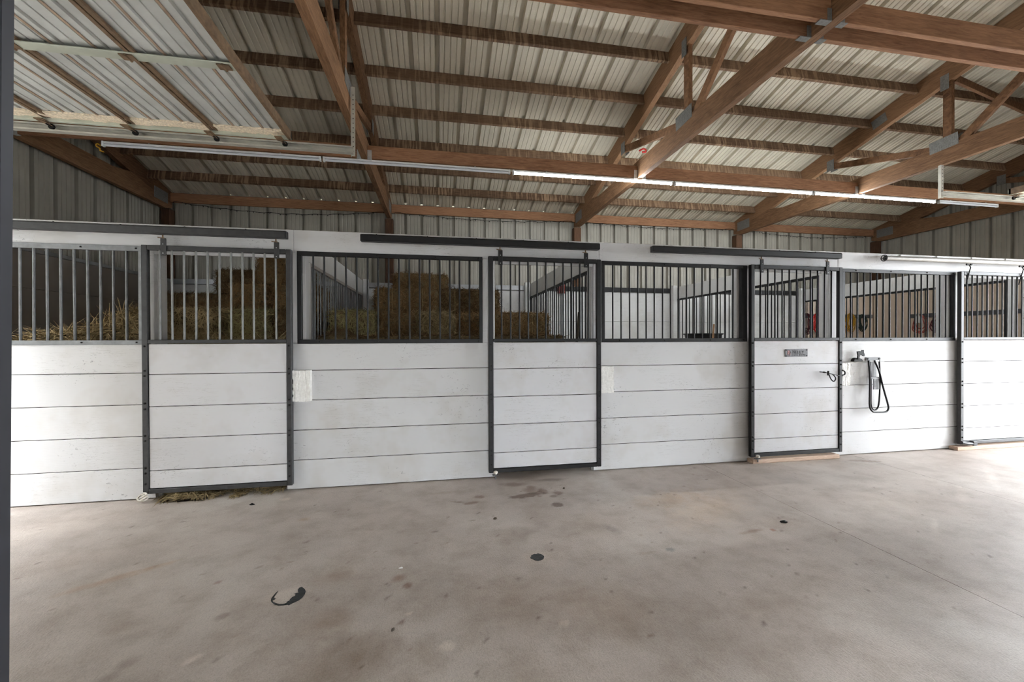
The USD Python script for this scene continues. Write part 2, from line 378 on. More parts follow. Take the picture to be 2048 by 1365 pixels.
# ================================================================ SETTING
# ---- floor: poured slabs with saw-cut joints
STAINS = [  # x, y, radius x, radius y, turn, colour factor, edge softness, ragged
    (.80, 3.66, .19, .055, .15, (.40, .33, .28), .3, .5), (.86, 3.80, .10, .12, .15, (.60, .52, .46), .5, .6), (.96, 3.74, .05, .11, .3, (.58, .50, .45), .5, .5), (1.0, 3.405, .050, .055, .5, (.40, .34, .30), .2, .3),
    (.72, 3.95, .16, .07, 0, (.60, .54, .50), .6, .5), (1.10, 4.02, .20, .05, 0, (.58, .55, .52), .6, .5), (1.08, 3.66, .05, .05, .3, (.58, .50, .45), .4, .5),
    (1.02, 3.60, .05, .035, .3, (.56, .5, .45), .4, .5), (.90, 3.62, .035, .03, .3, (.6, .5, .45), .4, .5), (.37, 3.70, .05, .045, 0, (.60, .50, .44), .4, .6), (.28, 3.58, .07, .03, .2, (.62, .52, .46), .4, .6), (.16, 3.62, .08, .02, -.4, (.6, .52, .46), .4, .6), (.05, 3.86, .3, .05, 0, (.82, .78, .74), .8, .4),
    (-.18, 2.446, .03, .032, .3, (.60, .48, .42), .25, .3), (-.24, 2.535, .06, .05, .4, (.70, .58, .50), .7, .4), (-.19, 2.13, .022, .022, 0, (.62, .54, .5), .4, .4),
    (-.39, 1.93, .3, .2, .2, (.66, .60, .56), .9, .4), (-.55, 2.2, .18, .14, .2, (.80, .73, .68), .9, .4), (-.63, 2.62, .14, .10, .4, (.84, .77, .71), .9, .4),
    (-1.11, 2.344, .045, .03, .5, (.70, .65, .63), .4, .5), (-1.36, 2.08, .05, .05, .4, (.74, .70, .68), .6, .4), (-1.38, 2.00, .06, .04, .4, (.72, .68, .66), .6, .4), (-1.55, 2.35, .12, .06, .4, (.84, .80, .77), .8, .4),
    (-1.93, 2.82, .30, .05, .55, (.95, .82, .70), .8, .4), (-1.75, 2.95, .16, .03, .5, (.93, .82, .70), .8, .4), (-1.28, 2.68, .03, .02, .4, (.75, .62, .58), .4, .3), (-1.05, 3.5, .06, .05, .2, (.86, .76, .62), .7, .4), (-.9, 3.1, .5, .3, .2, (.93, .92, .92), .9, .3),
    (2.28, 2.674, .14, .028, .1, (.70, .58, .49), .6, .6), (2.44, 2.66, .022, .022, 0, (.74, .48, .38), .3, .3), (1.535, 2.541, .035, .025, 0, (.62, .66, .68), .3, .3), (1.35, 2.53, .10, .03, 0, (.82, .74, .68), .8, .4),
    (2.2, 3.1, .7, .30, .5, (1.10, 1.02, .92), .95, .4), (2.0, 3.35, .5, .2, .3, (.92, .82, .72), .9, .5), (1.28, 2.9, .05, .1, .5, (.78, .76, .76), .6, .6), (1.15, 3.0, .4, .25, 0, (.88, .85, .82), .95, .4), (.51, 2.95, .22, .14, .3, (.80, .77, .74), .9, .4),
    (4.84, 3.96, .17, .055, -.35, (.62, .56, .50), .3, .5), (4.0, 3.2, .3, .05, .1, (.88, .86, .84), .8, .4), (3.9, 2.9, .5, .3, .2, (.93, .91, .88), .9, .4), (2.79, 2.0, .5, .3, .3, (.86, .85, .84), .95, .4), (1.9, 1.9, .5, .3, .3, (.88, .86, .84), .95, .4), (.4, 2.2, .5, .3, .1, (.88, .84, .81), .95, .4), (.9, 2.05, .35, .3, .1, (.86, .81, .77), .95, .4),
    (.04, 1.93, .04, .035, 0, (1.28, 1.28, 1.25), .4, .5), (.62, 1.98, .035, .03, 0, (1.22, 1.22, 1.2), .4, .5), (-1.09, 2.05, .05, .03, .5, (1.45, 1.47, 1.5), .5, .7), (-.15, 2.2, .03, .012, .3, (1.4, 1.4, 1.35), .5, .7), (-1.35, 3.97, .05, .04, 0, (1.3, 1.3, 1.28), .4, .4),
    (4.6, 2.9, .5, .05, .6, (1.18, 1.18, 1.18), .8, .6), (3.7, 2.5, .25, .03, .6, (1.2, 1.2, 1.2), .8, .6), (5.6, 3.3, .6, .05, .6, (1.2, 1.2, 1.2), .8, .6), (-2.9, 3.7, .8, .35, .3, (1.16, 1.15, 1.14), .9, .3), (-2.4, 3.1, .5, .3, .4, (1.10, 1.08, 1.06), .9, .3),
    (-.83, 2.475, .13, .085, .35, (1.22, 1.23, 1.22), .45, .2), (.63, 2.612, .12, .09, 0, (1.10, 1.09, 1.06), .6, .3), (2.62, 2.75, .25, .15, .2, (1.06, 1.04, 1.02), .8, .3),
]
for _k in range(240):   # small random drips
    STAINS.append((rng.uniform(-3, 5), rng.uniform(1.7, 4.1), rng.uniform(.006, .03), rng.uniform(.005, .016), rng.uniform(0, 1.2), tuple(rng.uniform(.45, .8) * np.array([1.0, .92, .86])), .5, .4))
def stain_colours(v):
    c = np.ones((len(v), 3)); p = v[:, :2]
    jag = meshkit.fbm(np.column_stack([p * 22, np.zeros(len(p))]), 3, 5) - .5
    blot = meshkit.fbm(np.column_stack([p * 1.7, np.zeros(len(p))]), 4, 11)
    c *= (1 + (blot - .5) * .30)[:, None]
    for x, y, rx, ry, a, col, soft, rag in STAINS:
        near = np.abs(p - (x, y)).max(1) < 1.6 * max(rx, ry)
        if not near.any(): continue
        q = p[near] - (x, y); ca, sa = math.cos(a), math.sin(a)
        d = np.hypot((q[:, 0] * ca + q[:, 1] * sa) / rx, (-q[:, 0] * sa + q[:, 1] * ca) / ry) + rag * jag[near] * 1.6
        w = np.clip((1 - d) / max(soft, .02) + .0, 0, 1)[:, None]
        c[near] *= 1 + w * (np.array(col) - 1)
    # paler aprons that run out from the stall doors
    for x0, x1, y0, edge in ((-2.35, -1.385, 3.55, .006), (.93, 1.75, 3.45, .05)):
        w = np.clip((p[:, 0] - x0) / .5, 0, 1) * np.clip((x1 - p[:, 0]) / edge, 0, 1) * np.clip((p[:, 1] - y0) / .5, 0, 1)
        c *= (1 + w[:, None] * np.array([.20, .24, .28]) * .75)
    return np.clip(c, .1, 1.6)
floor = thing("floor", "brushed grey-brown concrete floor with stains and saw-cut joints", "floor", kind="structure")
cuts = [XL - .1, 2.93, 4.93, XR + .1]
for i in range(3):
    x0, x1 = cuts[i] + (.0016 if i else 0), cuts[i + 1] - (.0016 if i < 2 else 0)
    fine = [a for a in np.arange(-3.6, 9.6, .017) if x0 + .009 < a < x1 - .009]
    xs = np.array(sorted(set([x0, x1] + fine)))
    ys = np.array([YN - .1, -1, .5] + list(np.arange(1.60, 4.3, .017)) + [6.2, YB + .12])
    gx, gy = np.meshgrid(xs, ys, indexing="ij"); n, m = gx.shape
    top = np.stack([gx, gy, np.zeros_like(gx)], -1).reshape(-1, 3)
    I, J = np.meshgrid(np.arange(n - 1), np.arange(m - 1), indexing="ij")
    q = np.stack([I * m + J, (I + 1) * m + J, (I + 1) * m + J + 1, I * m + J + 1], -1).reshape(-1, 4)
    sl = box(x0, x1, ys[0], ys[-1], -.15, -.002, 0.001)
    # skirt joins the top to the slab's sides
    rim = [(k, 0) for k in range(n)] + [(n - 1, k) for k in range(1, m)] + [(k, m - 1) for k in range(n - 2, -1, -1)] + [(0, k) for k in range(m - 2, 0, -1)]
    ri = np.array([a * m + b for a, b in rim]); low = top[ri] - [0, 0, .02]; L = len(ri)
    sk = [(ri[k], len(top) + k, len(top) + (k + 1) % L) for k in range(L)] + [(ri[k], len(top) + (k + 1) % L, ri[(k + 1) % L]) for k in range(L)]
    v, f = merge((np.vstack([top, low]), np.vstack([q[:, [0, 1, 2]], q[:, [0, 2, 3]], np.array(sk)])), sl)
    nd = part(floor, "slab", (v, f), "concrete")
    UsdGeom.PrimvarsAPI(stage.GetPrimAtPath(nd.path)).CreatePrimvar("stain", Sdf.ValueTypeNames.Color3fArray, "vertex").Set(Vt.Vec3fArray.FromNumpy(stain_colours(v).astype(np.float32)))

solo("ground", box(-60, 60, -60, 60, -.4, -.16, .01), "outside_gravel", "gravel yard outside the open barn doors", "ground", kind="structure")

solo("outside_wall", box(-8.4, -8.0, -9, 12, -.16, 7.2, .02), "dimming_wall_dull", "added unseen wall that dims the daylight, outside beyond the raised overhead door", "added wall", kind="structure")  # made-up wall out of view, added to cut sky light at this door

solo("outside_apron", box(10.12, 24, -6, 10, -.155, -.01, .01), "bounce_apron_pale", "added unseen pale apron outside the bright gable door, bounces daylight inside", "apron", kind="structure")  # made-up slab out of view, added to throw daylight up to the roof

# ---- roof
ceiling = thing("ceiling", "underside of the ribbed steel roof, pale beige sheets above the purlins", "ceiling", kind="structure")
ct = 1 / math.hypot(1, PITCHK); st = PITCHK * ct
x = XL - .12
while x < XR + .1:
    x1 = min(x + 3 * RIB, XR + .12)
    part(ceiling, "roof_sheet", sheet(x, x1, 8.5, RIDGE, lambda s, t, d: (s, t + d * st, EAVE + PITCHK * (YB - t) + d * ct)), "sheet_steel")
    part(ceiling, "roof_sheet", sheet(x, x1, RIDGE, YN - .28, lambda s, t, d: (s, t - d * st, EAVE + PITCHK * (t - YN) + d * ct)), "sheet_steel")
    x = x1
part(ceiling, "ridge_cap", bar((XL - .12, RIDGE, roof_z(RIDGE) + .035), (XR + .12, RIDGE, roof_z(RIDGE) + .035), .3, .01), "sheet_steel")

# ---- walls
RIB_SMALL[0] = .004
wall_back = thing("wall_back", "ribbed steel back wall with white board lining in the stalls", "wall", kind="structure")
x = XL
while x < XR - .01:
    x1 = min(x + 3 * RIB, XR)
    part(wall_back, "wall_sheet", sheet(x, x1, 0.0, EAVE + .036, lambda s, t, d: (s, YB + d, t)), "wall_steel")
    x = x1
LINER = [(-4.33, -1.35), (-1.30, 1.715), (1.765, 4.765), (4.815, 7.765)]
for a, b in LINER:
    for z0, z1 in ((0, .58), (.584, 1.17), (1.174, 1.76), (1.764, 2.352)):
        part(wall_back, "liner_board", box(a, b, 7.735, 7.755, z0, z1, .002), "white_liner")
for a, b in LINER[2:]:
    part(wall_back, "cap_rail", box(a, b, 7.70, 7.765, 2.353, 2.44, .004), "black_steel", "black cap rail")
for a, b in LINER[:2]:
    part(wall_back, "cap_rail", box(a, b, 7.70, 7.765, 2.353, 2.44, .004), "cap_sheen", "black cap rail with a silver sheen put into its colour")
for a, b in ((7.83, 8.80), (8.803, 9.775)):
    part(wall_back, "plywood_panel", box(a, b, 7.80, 7.815, 0, 2.40, .001), "plywood", "tan plywood lining in the tack bay")

RIB_SMALL[0] = .009
def gable(name, X, out, label):
    w = thing(name, label, "wall", kind="structure")
    edges = [YN + 3 * RIB * k for k in range(30) if YN + 3 * RIB * k < YB] + [YB, .46, 4.14, RIDGE]
    edges = sorted(set(round(e, 4) for e in edges))
    for a, b in zip(edges, edges[1:]):
        if b - a < .01: continue
        z0 = 3.10 if a >= .459 and b <= 4.141 else 0.0
        part(w, "wall_sheet", sheet(a, b, z0, lambda s: roof_z(s) - .004, lambda s, t, d: (X + out * d, s, t)), "wall_steel")
    part(w, "door_post", box(X - .06, X + .06, 4.15, 4.30, 0, 3.15, .004), "post_wood")
    part(w, "door_post", box(X - .06, X + .06, .30, .45, 0, 3.15, .004), "post_wood")
    part(w, "door_lintel", box(X - .06, X + .06, .30, 4.30, 3.15, 3.36, .004), "beam_wood")
    return w
wl = gable("wall_left", XL, -1, "dim ribbed steel gable wall beyond the hay stall")
for k in range(6):
    z0, z1 = k * .398, min((k + 1) * .398 - .004, 2.385)
    part(wl, "liner_board", box(-4.372, -4.35, 4.24, 7.73, z0, z1, .002), "liner_wood", "dull brown-grey side lining of the hay stall" if k == 5 else None)
part(wl, "cap_rail", box(-4.40, -4.34, 4.24, 7.73, 2.386, 2.43, .003), "cap_sheen")
wr = gable("wall_right", XR, 1, "ribbed steel gable wall above the tack bay")
for a, b in ((4.24, 5.45), (5.453, 6.66), (6.663, 7.795)):
    part(wr, "plywood_panel", box(9.78, 9.795, a, b, 0, 2.40, .001), "plywood")
wall_rear = thing("wall_rear", "ribbed steel wall behind the viewpoint, its doorway added unseen for fill light", "wall", kind="structure")
x = XL
cutx = sorted(set([round(XL + 3 * RIB * k, 4) for k in range(30) if XL + 3 * RIB * k < XR] + [XR, .3, 1.3]))
for a, b in zip(cutx, cutx[1:]):
    part(wall_rear, "wall_sheet", sheet(a, b, 2.15 if a >= .299 and b <= 1.301 else 0.0, EAVE - .005, lambda s, t, d: (s, YN - d, t)), "wall_steel")  # gap is an added doorway, lets in frontal fill light
part(wall_rear, "door_casing", merge(box(.2, .3, YN, YN + .1, 0, 2.25, .003), box(1.3, 1.4, YN, YN + .1, 0, 2.25, .003), box(.3, 1.3, YN, YN + .1, 2.15, 2.25, .003)), "post_wood")
wall_near = thing("wall_near", "plank stall wall around the opening the view is taken from", "wall", kind="structure")
for a, b in ((-4.40, -.80), (1.95, 9.80)):
    for k in range(8):
        part(wall_near, "plank", box(a, b, .862, .90, k * .308, k * .308 + .304, .003), "white_paint")
# dark jamb trim, closest to the camera
jb = np.array(box(-.945, -.729, .829, .857, 0, 2.46, .004)[0]); jb[:, 0] += (jb[:, 2] - 1.2) * .0150
solo("door_jamb", (jb, _CBF), "dark_trim", "dark blue-grey jamb board standing closest to the viewpoint", "door jamb", kind="structure")

# ================================================================ TIMBER FRAME
BAY = ["bay of the big hay stack", "bay over the second sliding door", "bay over the nameplate door", "bay at the tack room end"]
posts = ["in the dim corner of the hay stall", "behind the second stall", "behind the horse stall without hay", "behind the nameplate door stall", "in the tack bay corner"]
for X, w in zip(XT, posts):
    solo("barn_post", box(X - .07, X + .07, 7.775, 7.91, 0, 3.62, .005), "post_wood", "square brown timber post on the back wall " + w, "post", "posts along the back wall")

TW = .07
truss_label = ["reddish roof truss against the dim gable over the hay stall", "reddish roof truss with perforated strut, nearest the open overhead door", "reddish roof truss carrying the joist hangers, over the empty stall",
               "reddish roof truss with upright web over the nameplate door", "reddish roof truss against the bright gable at the tack bay"]
def yz(pts): return [(a, b) for a, b in pts]
for i, X in enumerate(XT):
    t = thing("roof_truss", truss_label[i], "roof truss", (X, RIDGE, 3.6), "roof trusses")
    h = TW / 2
    for s in (1, -1):
        my = (lambda y, s=s: y if s > 0 else 2 * RIDGE - y)
        heel, low = 7.905, 3.615
        def pl(pts, s=s):
            p = [(my(a), b) for a, b in pts]
            return p if s > 0 else p[::-1]
        D = .262
        rz = lambda y: roof_z(y) - .004
        topc = pl([(heel, rz(heel)), (RIDGE, rz(RIDGE)), (RIDGE, rz(RIDGE) - D), (6.93, rz(6.93) - D), (heel, 3.72)])
        part(t, "top_chord", extrude(topc, X - h, X + h, 0), "truss_wood")
        seam = pl([(heel, 3.718), (6.93 + .02, rz(6.93) - D - .004), (6.62, low + .228), (RIDGE, low + .228), (RIDGE, low), (7.75, low), (heel, 3.66)])
        part(t, "bottom_chord", extrude(seam, X - h, X + h, 0), "truss_wood")
        q = .044
        part(t, "web", extrude(pl([(4.13 + q, low + .23), (4.13 + q, rz(4.17) - D), (4.13 - q, rz(4.09) - D), (4.13 - q, low + .23)]), X - h + .012, X + h - .012, 0), "web_wood")
        for (ya, za), (yb, zb) in (((4.30, low + .23), (5.72, rz(5.72) - D)), ((3.98, low + .23), (2.66, rz(2.66) - D))):
            d = np.array([yb - ya, zb - za]); d /= np.linalg.norm(d); nrm = np.array([-d[1], d[0]]) * q
            a, b = np.array([ya, za]) - d * .02, np.array([yb, zb]) + d * .02
            quad = [a + nrm, a - nrm, b - nrm, b + nrm]
            area = sum(quad[k][0] * quad[(k + 1) % 4][1] - quad[(k + 1) % 4][0] * quad[k][1] for k in range(4))
            if area < 0: quad = quad[::-1]
            part(t, "web", extrude(pl([tuple(c) for c in quad]), X - h + .014, X + h - .014, 0), "web_wood")
        # pressed steel connector plates, both faces
        for f_ in (-1, 1):
            xa = X + f_ * (h + .0015)
            def plate(c, w_, h_, tilt):
                cy, cz = c
                ca, sa = math.cos(tilt), math.sin(tilt)
                pts = [(cy + u_ * w_ / 2 * ca - v_ * h_ / 2 * sa, cz + u_ * w_ / 2 * sa + v_ * h_ / 2 * ca) for u_, v_ in ((-1, -1), (1, -1), (1, 1), (-1, 1))]
                m = [extrude(pl(pts), xa - .0015, xa + .0015, 0)]
                nu, nv = max(3, int(w_ / .022)), max(3, int(h_ / .03))
                for a in range(nu):
                    for b in range(nv):
                        u_, v_ = (a + .5) / nu * w_ - w_ / 2, (b + .5) / nv * h_ - h_ / 2
                        py, pz = my(cy + u_ * ca - v_ * sa), cz + u_ * sa + v_ * ca
                        m.append(box(xa - .003, xa + .003, py - .003, py + .003, pz - .008, pz + .008, .001))
                part(t, "gusset_plate", merge(m), "plate_steel")
            if i in (0, 4) and f_ == (-1 if i == 0 else 1): continue
            if s > 0:
                plate((4.16, low + .255), .30, .15, -.05)
                plate((5.68, rz(5.68) - .27), .12, .17, 0)
                plate((4.15, rz(4.15) - .25), .09, .19, 0)
                plate((7.62, 3.79), .34, .18, -.02)
                if i == 3: plate((4.93, rz(4.93) - .13), .20, .13, -.25)

rows = [7.33, 6.785, 6.255, 5.66, 5.082, 4.484, 3.87, 3.27, 2.72]
ordn = ["lowest", "second lowest", "third lowest", "fourth lowest", "fifth lowest", "sixth lowest", "seventh lowest", "eighth lowest", "ninth and highest"]
baytxt = ["over the first hay stall", "over the second sliding door", "over the nameplate door", "by the tack bay"]
for bi in range(4):
    xa, xb = XT[bi] + TW / 2 + .001, XT[bi + 1] - TW / 2 - .001
    for ri_, y in enumerate(rows):
        zt = roof_z(y) - .002
        # squared to the slope: depth runs along the roof's normal
        nrm = np.array([0, st, ct]); c = np.array([0, y, zt]) - nrm * .068
        m = bar(c + [xa, 0, 0], c + [xb, 0, 0], .038, .134, up=nrm, bev=.002)
        solo("purlin", m, "purlin_wood", f"stained brown purlin, {ordn[ri_]} one {baytxt[bi]}", "purlin", "purlins under the steel roof")
    solo("eave_girt", box(xa, xb, 7.852, 7.892, 3.748, 3.905, .003), "beam_wood", f"reddish eave board topping the back wall {baytxt[bi]}", "eave board", "eave boards")
    b = thing("support_beam", f"reddish beam carrying the tube lights {baytxt[bi]}", "beam", ((xa + xb) / 2, 5.25, 3.62), "beam pieces between the trusses")
    part(b, "beam", box(xa, xb, 5.232, 5.27, 3.622, 3.778, .003), "beam_wood")
    for xx, s in ((xa, 1), (xb, -1)):
        part(b, "joist_hanger", merge(box(min(xx, xx + s * .05), max(xx, xx + s * .05), 5.226, 5.231, 3.60, 3.72, .001), box(min(xx, xx + s * .05), max(xx, xx + s * .05), 5.226, 5.276, 3.615, 3.620, .001)), "bracket_steel")
lat = ["farther", "nearer"]
for bi in (1, 2, 3):
    xa, xb = XT[bi] + TW / 2 + .001, XT[bi + 1] - TW / 2 - .001
    for k, y in enumerate((2.60, 2.44)):
        b = thing("ceiling_joist", f"reddish joist high over the aisle, {lat[k]} of the pair {baytxt[bi]}", "joist", ((xa + xb) / 2, y, 3.62), "pair of joists high over the aisle")
        part(b, "joist", box(xa, xb, y - .019, y + .019, 3.62, 3.775, .003), "beam_wood")
        for xx, s in ((xa, 1), (xb, -1)):
            part(b, "joist_hanger", merge(box(min(xx, xx + s * .09), max(xx, xx + s * .06), y - .024, y + .024, 3.613, 3.619, .001), box(min(xx, xx + s * .035), max(xx, xx + s * .035), y - .025, y - .020, 3.615, 3.70, .001)), "plate_steel")
solo("brace", bar((6.355, 4.10, 4.66), (9.85, 4.47, 4.22), .038, .088), "web_wood", "slanting brace from the nameplate-door truss down to the bright gable", "brace")

# ================================================================ STALL FRONTS
def planks(t, x0, x1, y0, y1, zs, m, name="plank"):
    for a, b in zip(zs, zs[1:]):
        o = random.uniform(-.0015, .0015)
        part(t, name, box(x0, x1, y0 + o, y1 + o, a + .0026, b - .0026, .003), m)
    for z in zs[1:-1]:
        part(t, "joint_dirt", box(x0 + .002, x1 - .002, y0 + .007, y1 - .004, z - .0025, z + .0025, .0002), "joint_dirt")  # dark strip stands in for the shade inside the plank gaps

def bolt(parent, x_, y, z, r=.009):
    part(parent, "bolt", tube([(x_, y, z), (x_, y - .006, z), (x_, y - .009, z)], [r, r, r * .5], 6), "black_iron")

def grille(t, x0, x1, z0, z1, y0, y1, nb, m, r, fw, bars_m=None, bolts=True):
    g = part(t, "grille_frame", merge(box(x0, x1, y0, y1, z1 - fw[0], z1), box(x0, x1, y0, y1, z0, z0 + fw[1]), box(x0, x0 + fw[2], y0, y1, z0 + fw[1], z1 - fw[0]), box(x1 - fw[3], x1, y0, y1, z0 + fw[1], z1 - fw[0])), m)
    a, b = x0 + fw[2], x1 - fw[3]
    for k in range(nb):
        x_ = a + (b - a) * (k + 1) / (nb + 1)
        part(g, "bar", rod((x_ + random.uniform(-.002, .002), (y0 + y1) / 2, z0 + fw[1] - .004), (x_ + random.uniform(-.002, .002), (y0 + y1) / 2, z1 - fw[0] + .004), r, 8), bars_m or m, smooth=60)
    if bolts:
        for q in (.12, .42, .74, .98):
            bolt(g, x0 + (x1 - x0) * q - .01, y0, z0 + fw[1] * .5, .007)
            bolt(g, x0 + (x1 - x0) * q - .01, y0, z1 - fw[0] * .5, .007)
    return g

ZP = [0.006, .281, .565, .849, 1.132, SILL]
HB = [(-4.35, -1.342), (-1.340, 1.704), (1.706, 4.744), (4.746, 7.695)]
FR = [(-4.35, -2.50, -4.33, -2.588, 16, "galvanised", .0105, "white plank stall front with galvanised grille, beside the dark jamb"),
      (-1.41, .575, -1.309, .447, 16, "black_steel", .0088, "white plank stall front with black grille, hay bales stacked behind"),
      (1.64, 3.61, 1.732, 3.498, 16, "black_steel", .0085, "white plank stall front with black grille before the empty stall"),
      (4.66, 6.64, 4.796, 6.513, 16, "black_steel", .0085, "white plank stall front with horse-head hook and folding saddle rack")]
POSTS = [[(-4.35, -4.25), (-2.60, -2.47)], [(-1.40, -1.245), (.445, .565)], [(1.63, 1.715), (3.40, 3.55)], [(4.66, 4.77), (6.40, 6.62)]]
for i, (x0, x1, wa, wb, nb, m, r, lab) in enumerate(FR):
    t = thing("stall_enclosure", lab, "stall front", ((x0 + x1) / 2, YF, 0), "plank stall fronts")
    planks(t, x0, x1, YF, YF + .038, ZP, "white_paint")
    part(t, "header_board", box(HB[i][0], HB[i][1], YF, YF + .038, 2.245, TOP, .003), "white_paint")
    for a, b in POSTS[i]:
        part(t, "post", box(a, b, YF + .039, YF + .13, 0, 2.44, .003), "white_paint")
    # narrow white stiles between the grille and the door openings
    for a, b in ((x0, wa), (wb, x1)):
        if b - a > .02: part(t, "stile", box(a, b, YF, YF + .038, SILL, 2.245, .002), "white_paint")
    fw = (.040, .040, .040 if i != 2 else .034, .034 if i != 2 else .075)
    if i == 0: fw = (.046, .040, .03, .03)
    grille(t, wa, wb, 1.386, 2.262, YF - .012, YF + .024, nb, m, r, fw)
    oa, ob = ((-2.50, -1.405), (.58, 1.635), (3.615, 4.655), (6.645, 7.70))[i]
    part(t, "lintel", box(oa, ob, YF + .002, YF + .036, 2.198, 2.2445, .002), "white_paint")
t = thing("stall_enclosure", "white plank front of the tack bay past the last sliding door", "stall front", (8.7, YF, 0), "plank stall fronts")
planks(t, 7.70, 9.77, YF, YF + .038, ZP, "white_paint")
planks(t, 7.70, 9.77, YF, YF + .038, [SILL, 1.68, 1.96, 2.243], "white_paint")
part(t, "header_board", box(7.697, 9.77, YF, YF + .038, 2.245, TOP, .003), "white_paint")

# ---- dividers
DV = [(-1.345, -1.306, "galvanised", "white stall divider with pale rods between the two hay stalls", 4.60),
      (1.72, 1.76, "black_steel", "white stall divider with black rods between hay stall and empty stall", 4.60),
      (4.77, 4.81, "black_steel", "white stall divider with black rods behind the nameplate door", 4.47),
      (7.77, 7.81, "black_steel", "white stall divider with black rods before the tack bay", 4.42)]
for i, (x0, x1, m, lab, yb) in enumerate(DV):
    t = thing("stall_divider", lab, "stall divider", ((x0 + x1) / 2, 6.0, 0), "dividers between stalls")
    y0, y1 = 4.335, 7.69
    planks(t, x0, x1, y0, y1, ZP, "white_liner")
    part(t, "header_board", box(x0, x1, y0, y1, 2.223, TOP, .003), "white_liner")
    part(t, "end_board", box(x0, x1, y0, yb, SILL + .002, 2.221, .003), "white_liner")
    xs = x0 - .1 if i else x1 + .005
    part(t, "post", box(xs, xs + .09, 7.60, 7.69, 0, 2.49, .004), "white_liner")
    fr = part(t, "rod_frame", merge(box(x0 + .002, x1 - .002, yb, y1, 2.190, 2.2225, .002), box(x0 + .002, x1 - .002, yb, y1, SILL, 1.425, .002), box(x0 + .002, x1 - .002, yb, yb + .025, 1.425, 2.19, .002), box(x0 + .002, x1 - .002, y1 - .05, y1, 1.425, 2.19, .002)), "black_steel" if i else "liner_wood")
    n = int((y1 - yb) / .108)
    for k in range(1, n):
        y = yb + (y1 - yb) * k / n
        part(fr, "rod", rod(((x0 + x1) / 2, y, 1.42), ((x0 + x1) / 2, y, 2.195), .0085, 6), m, smooth=70)

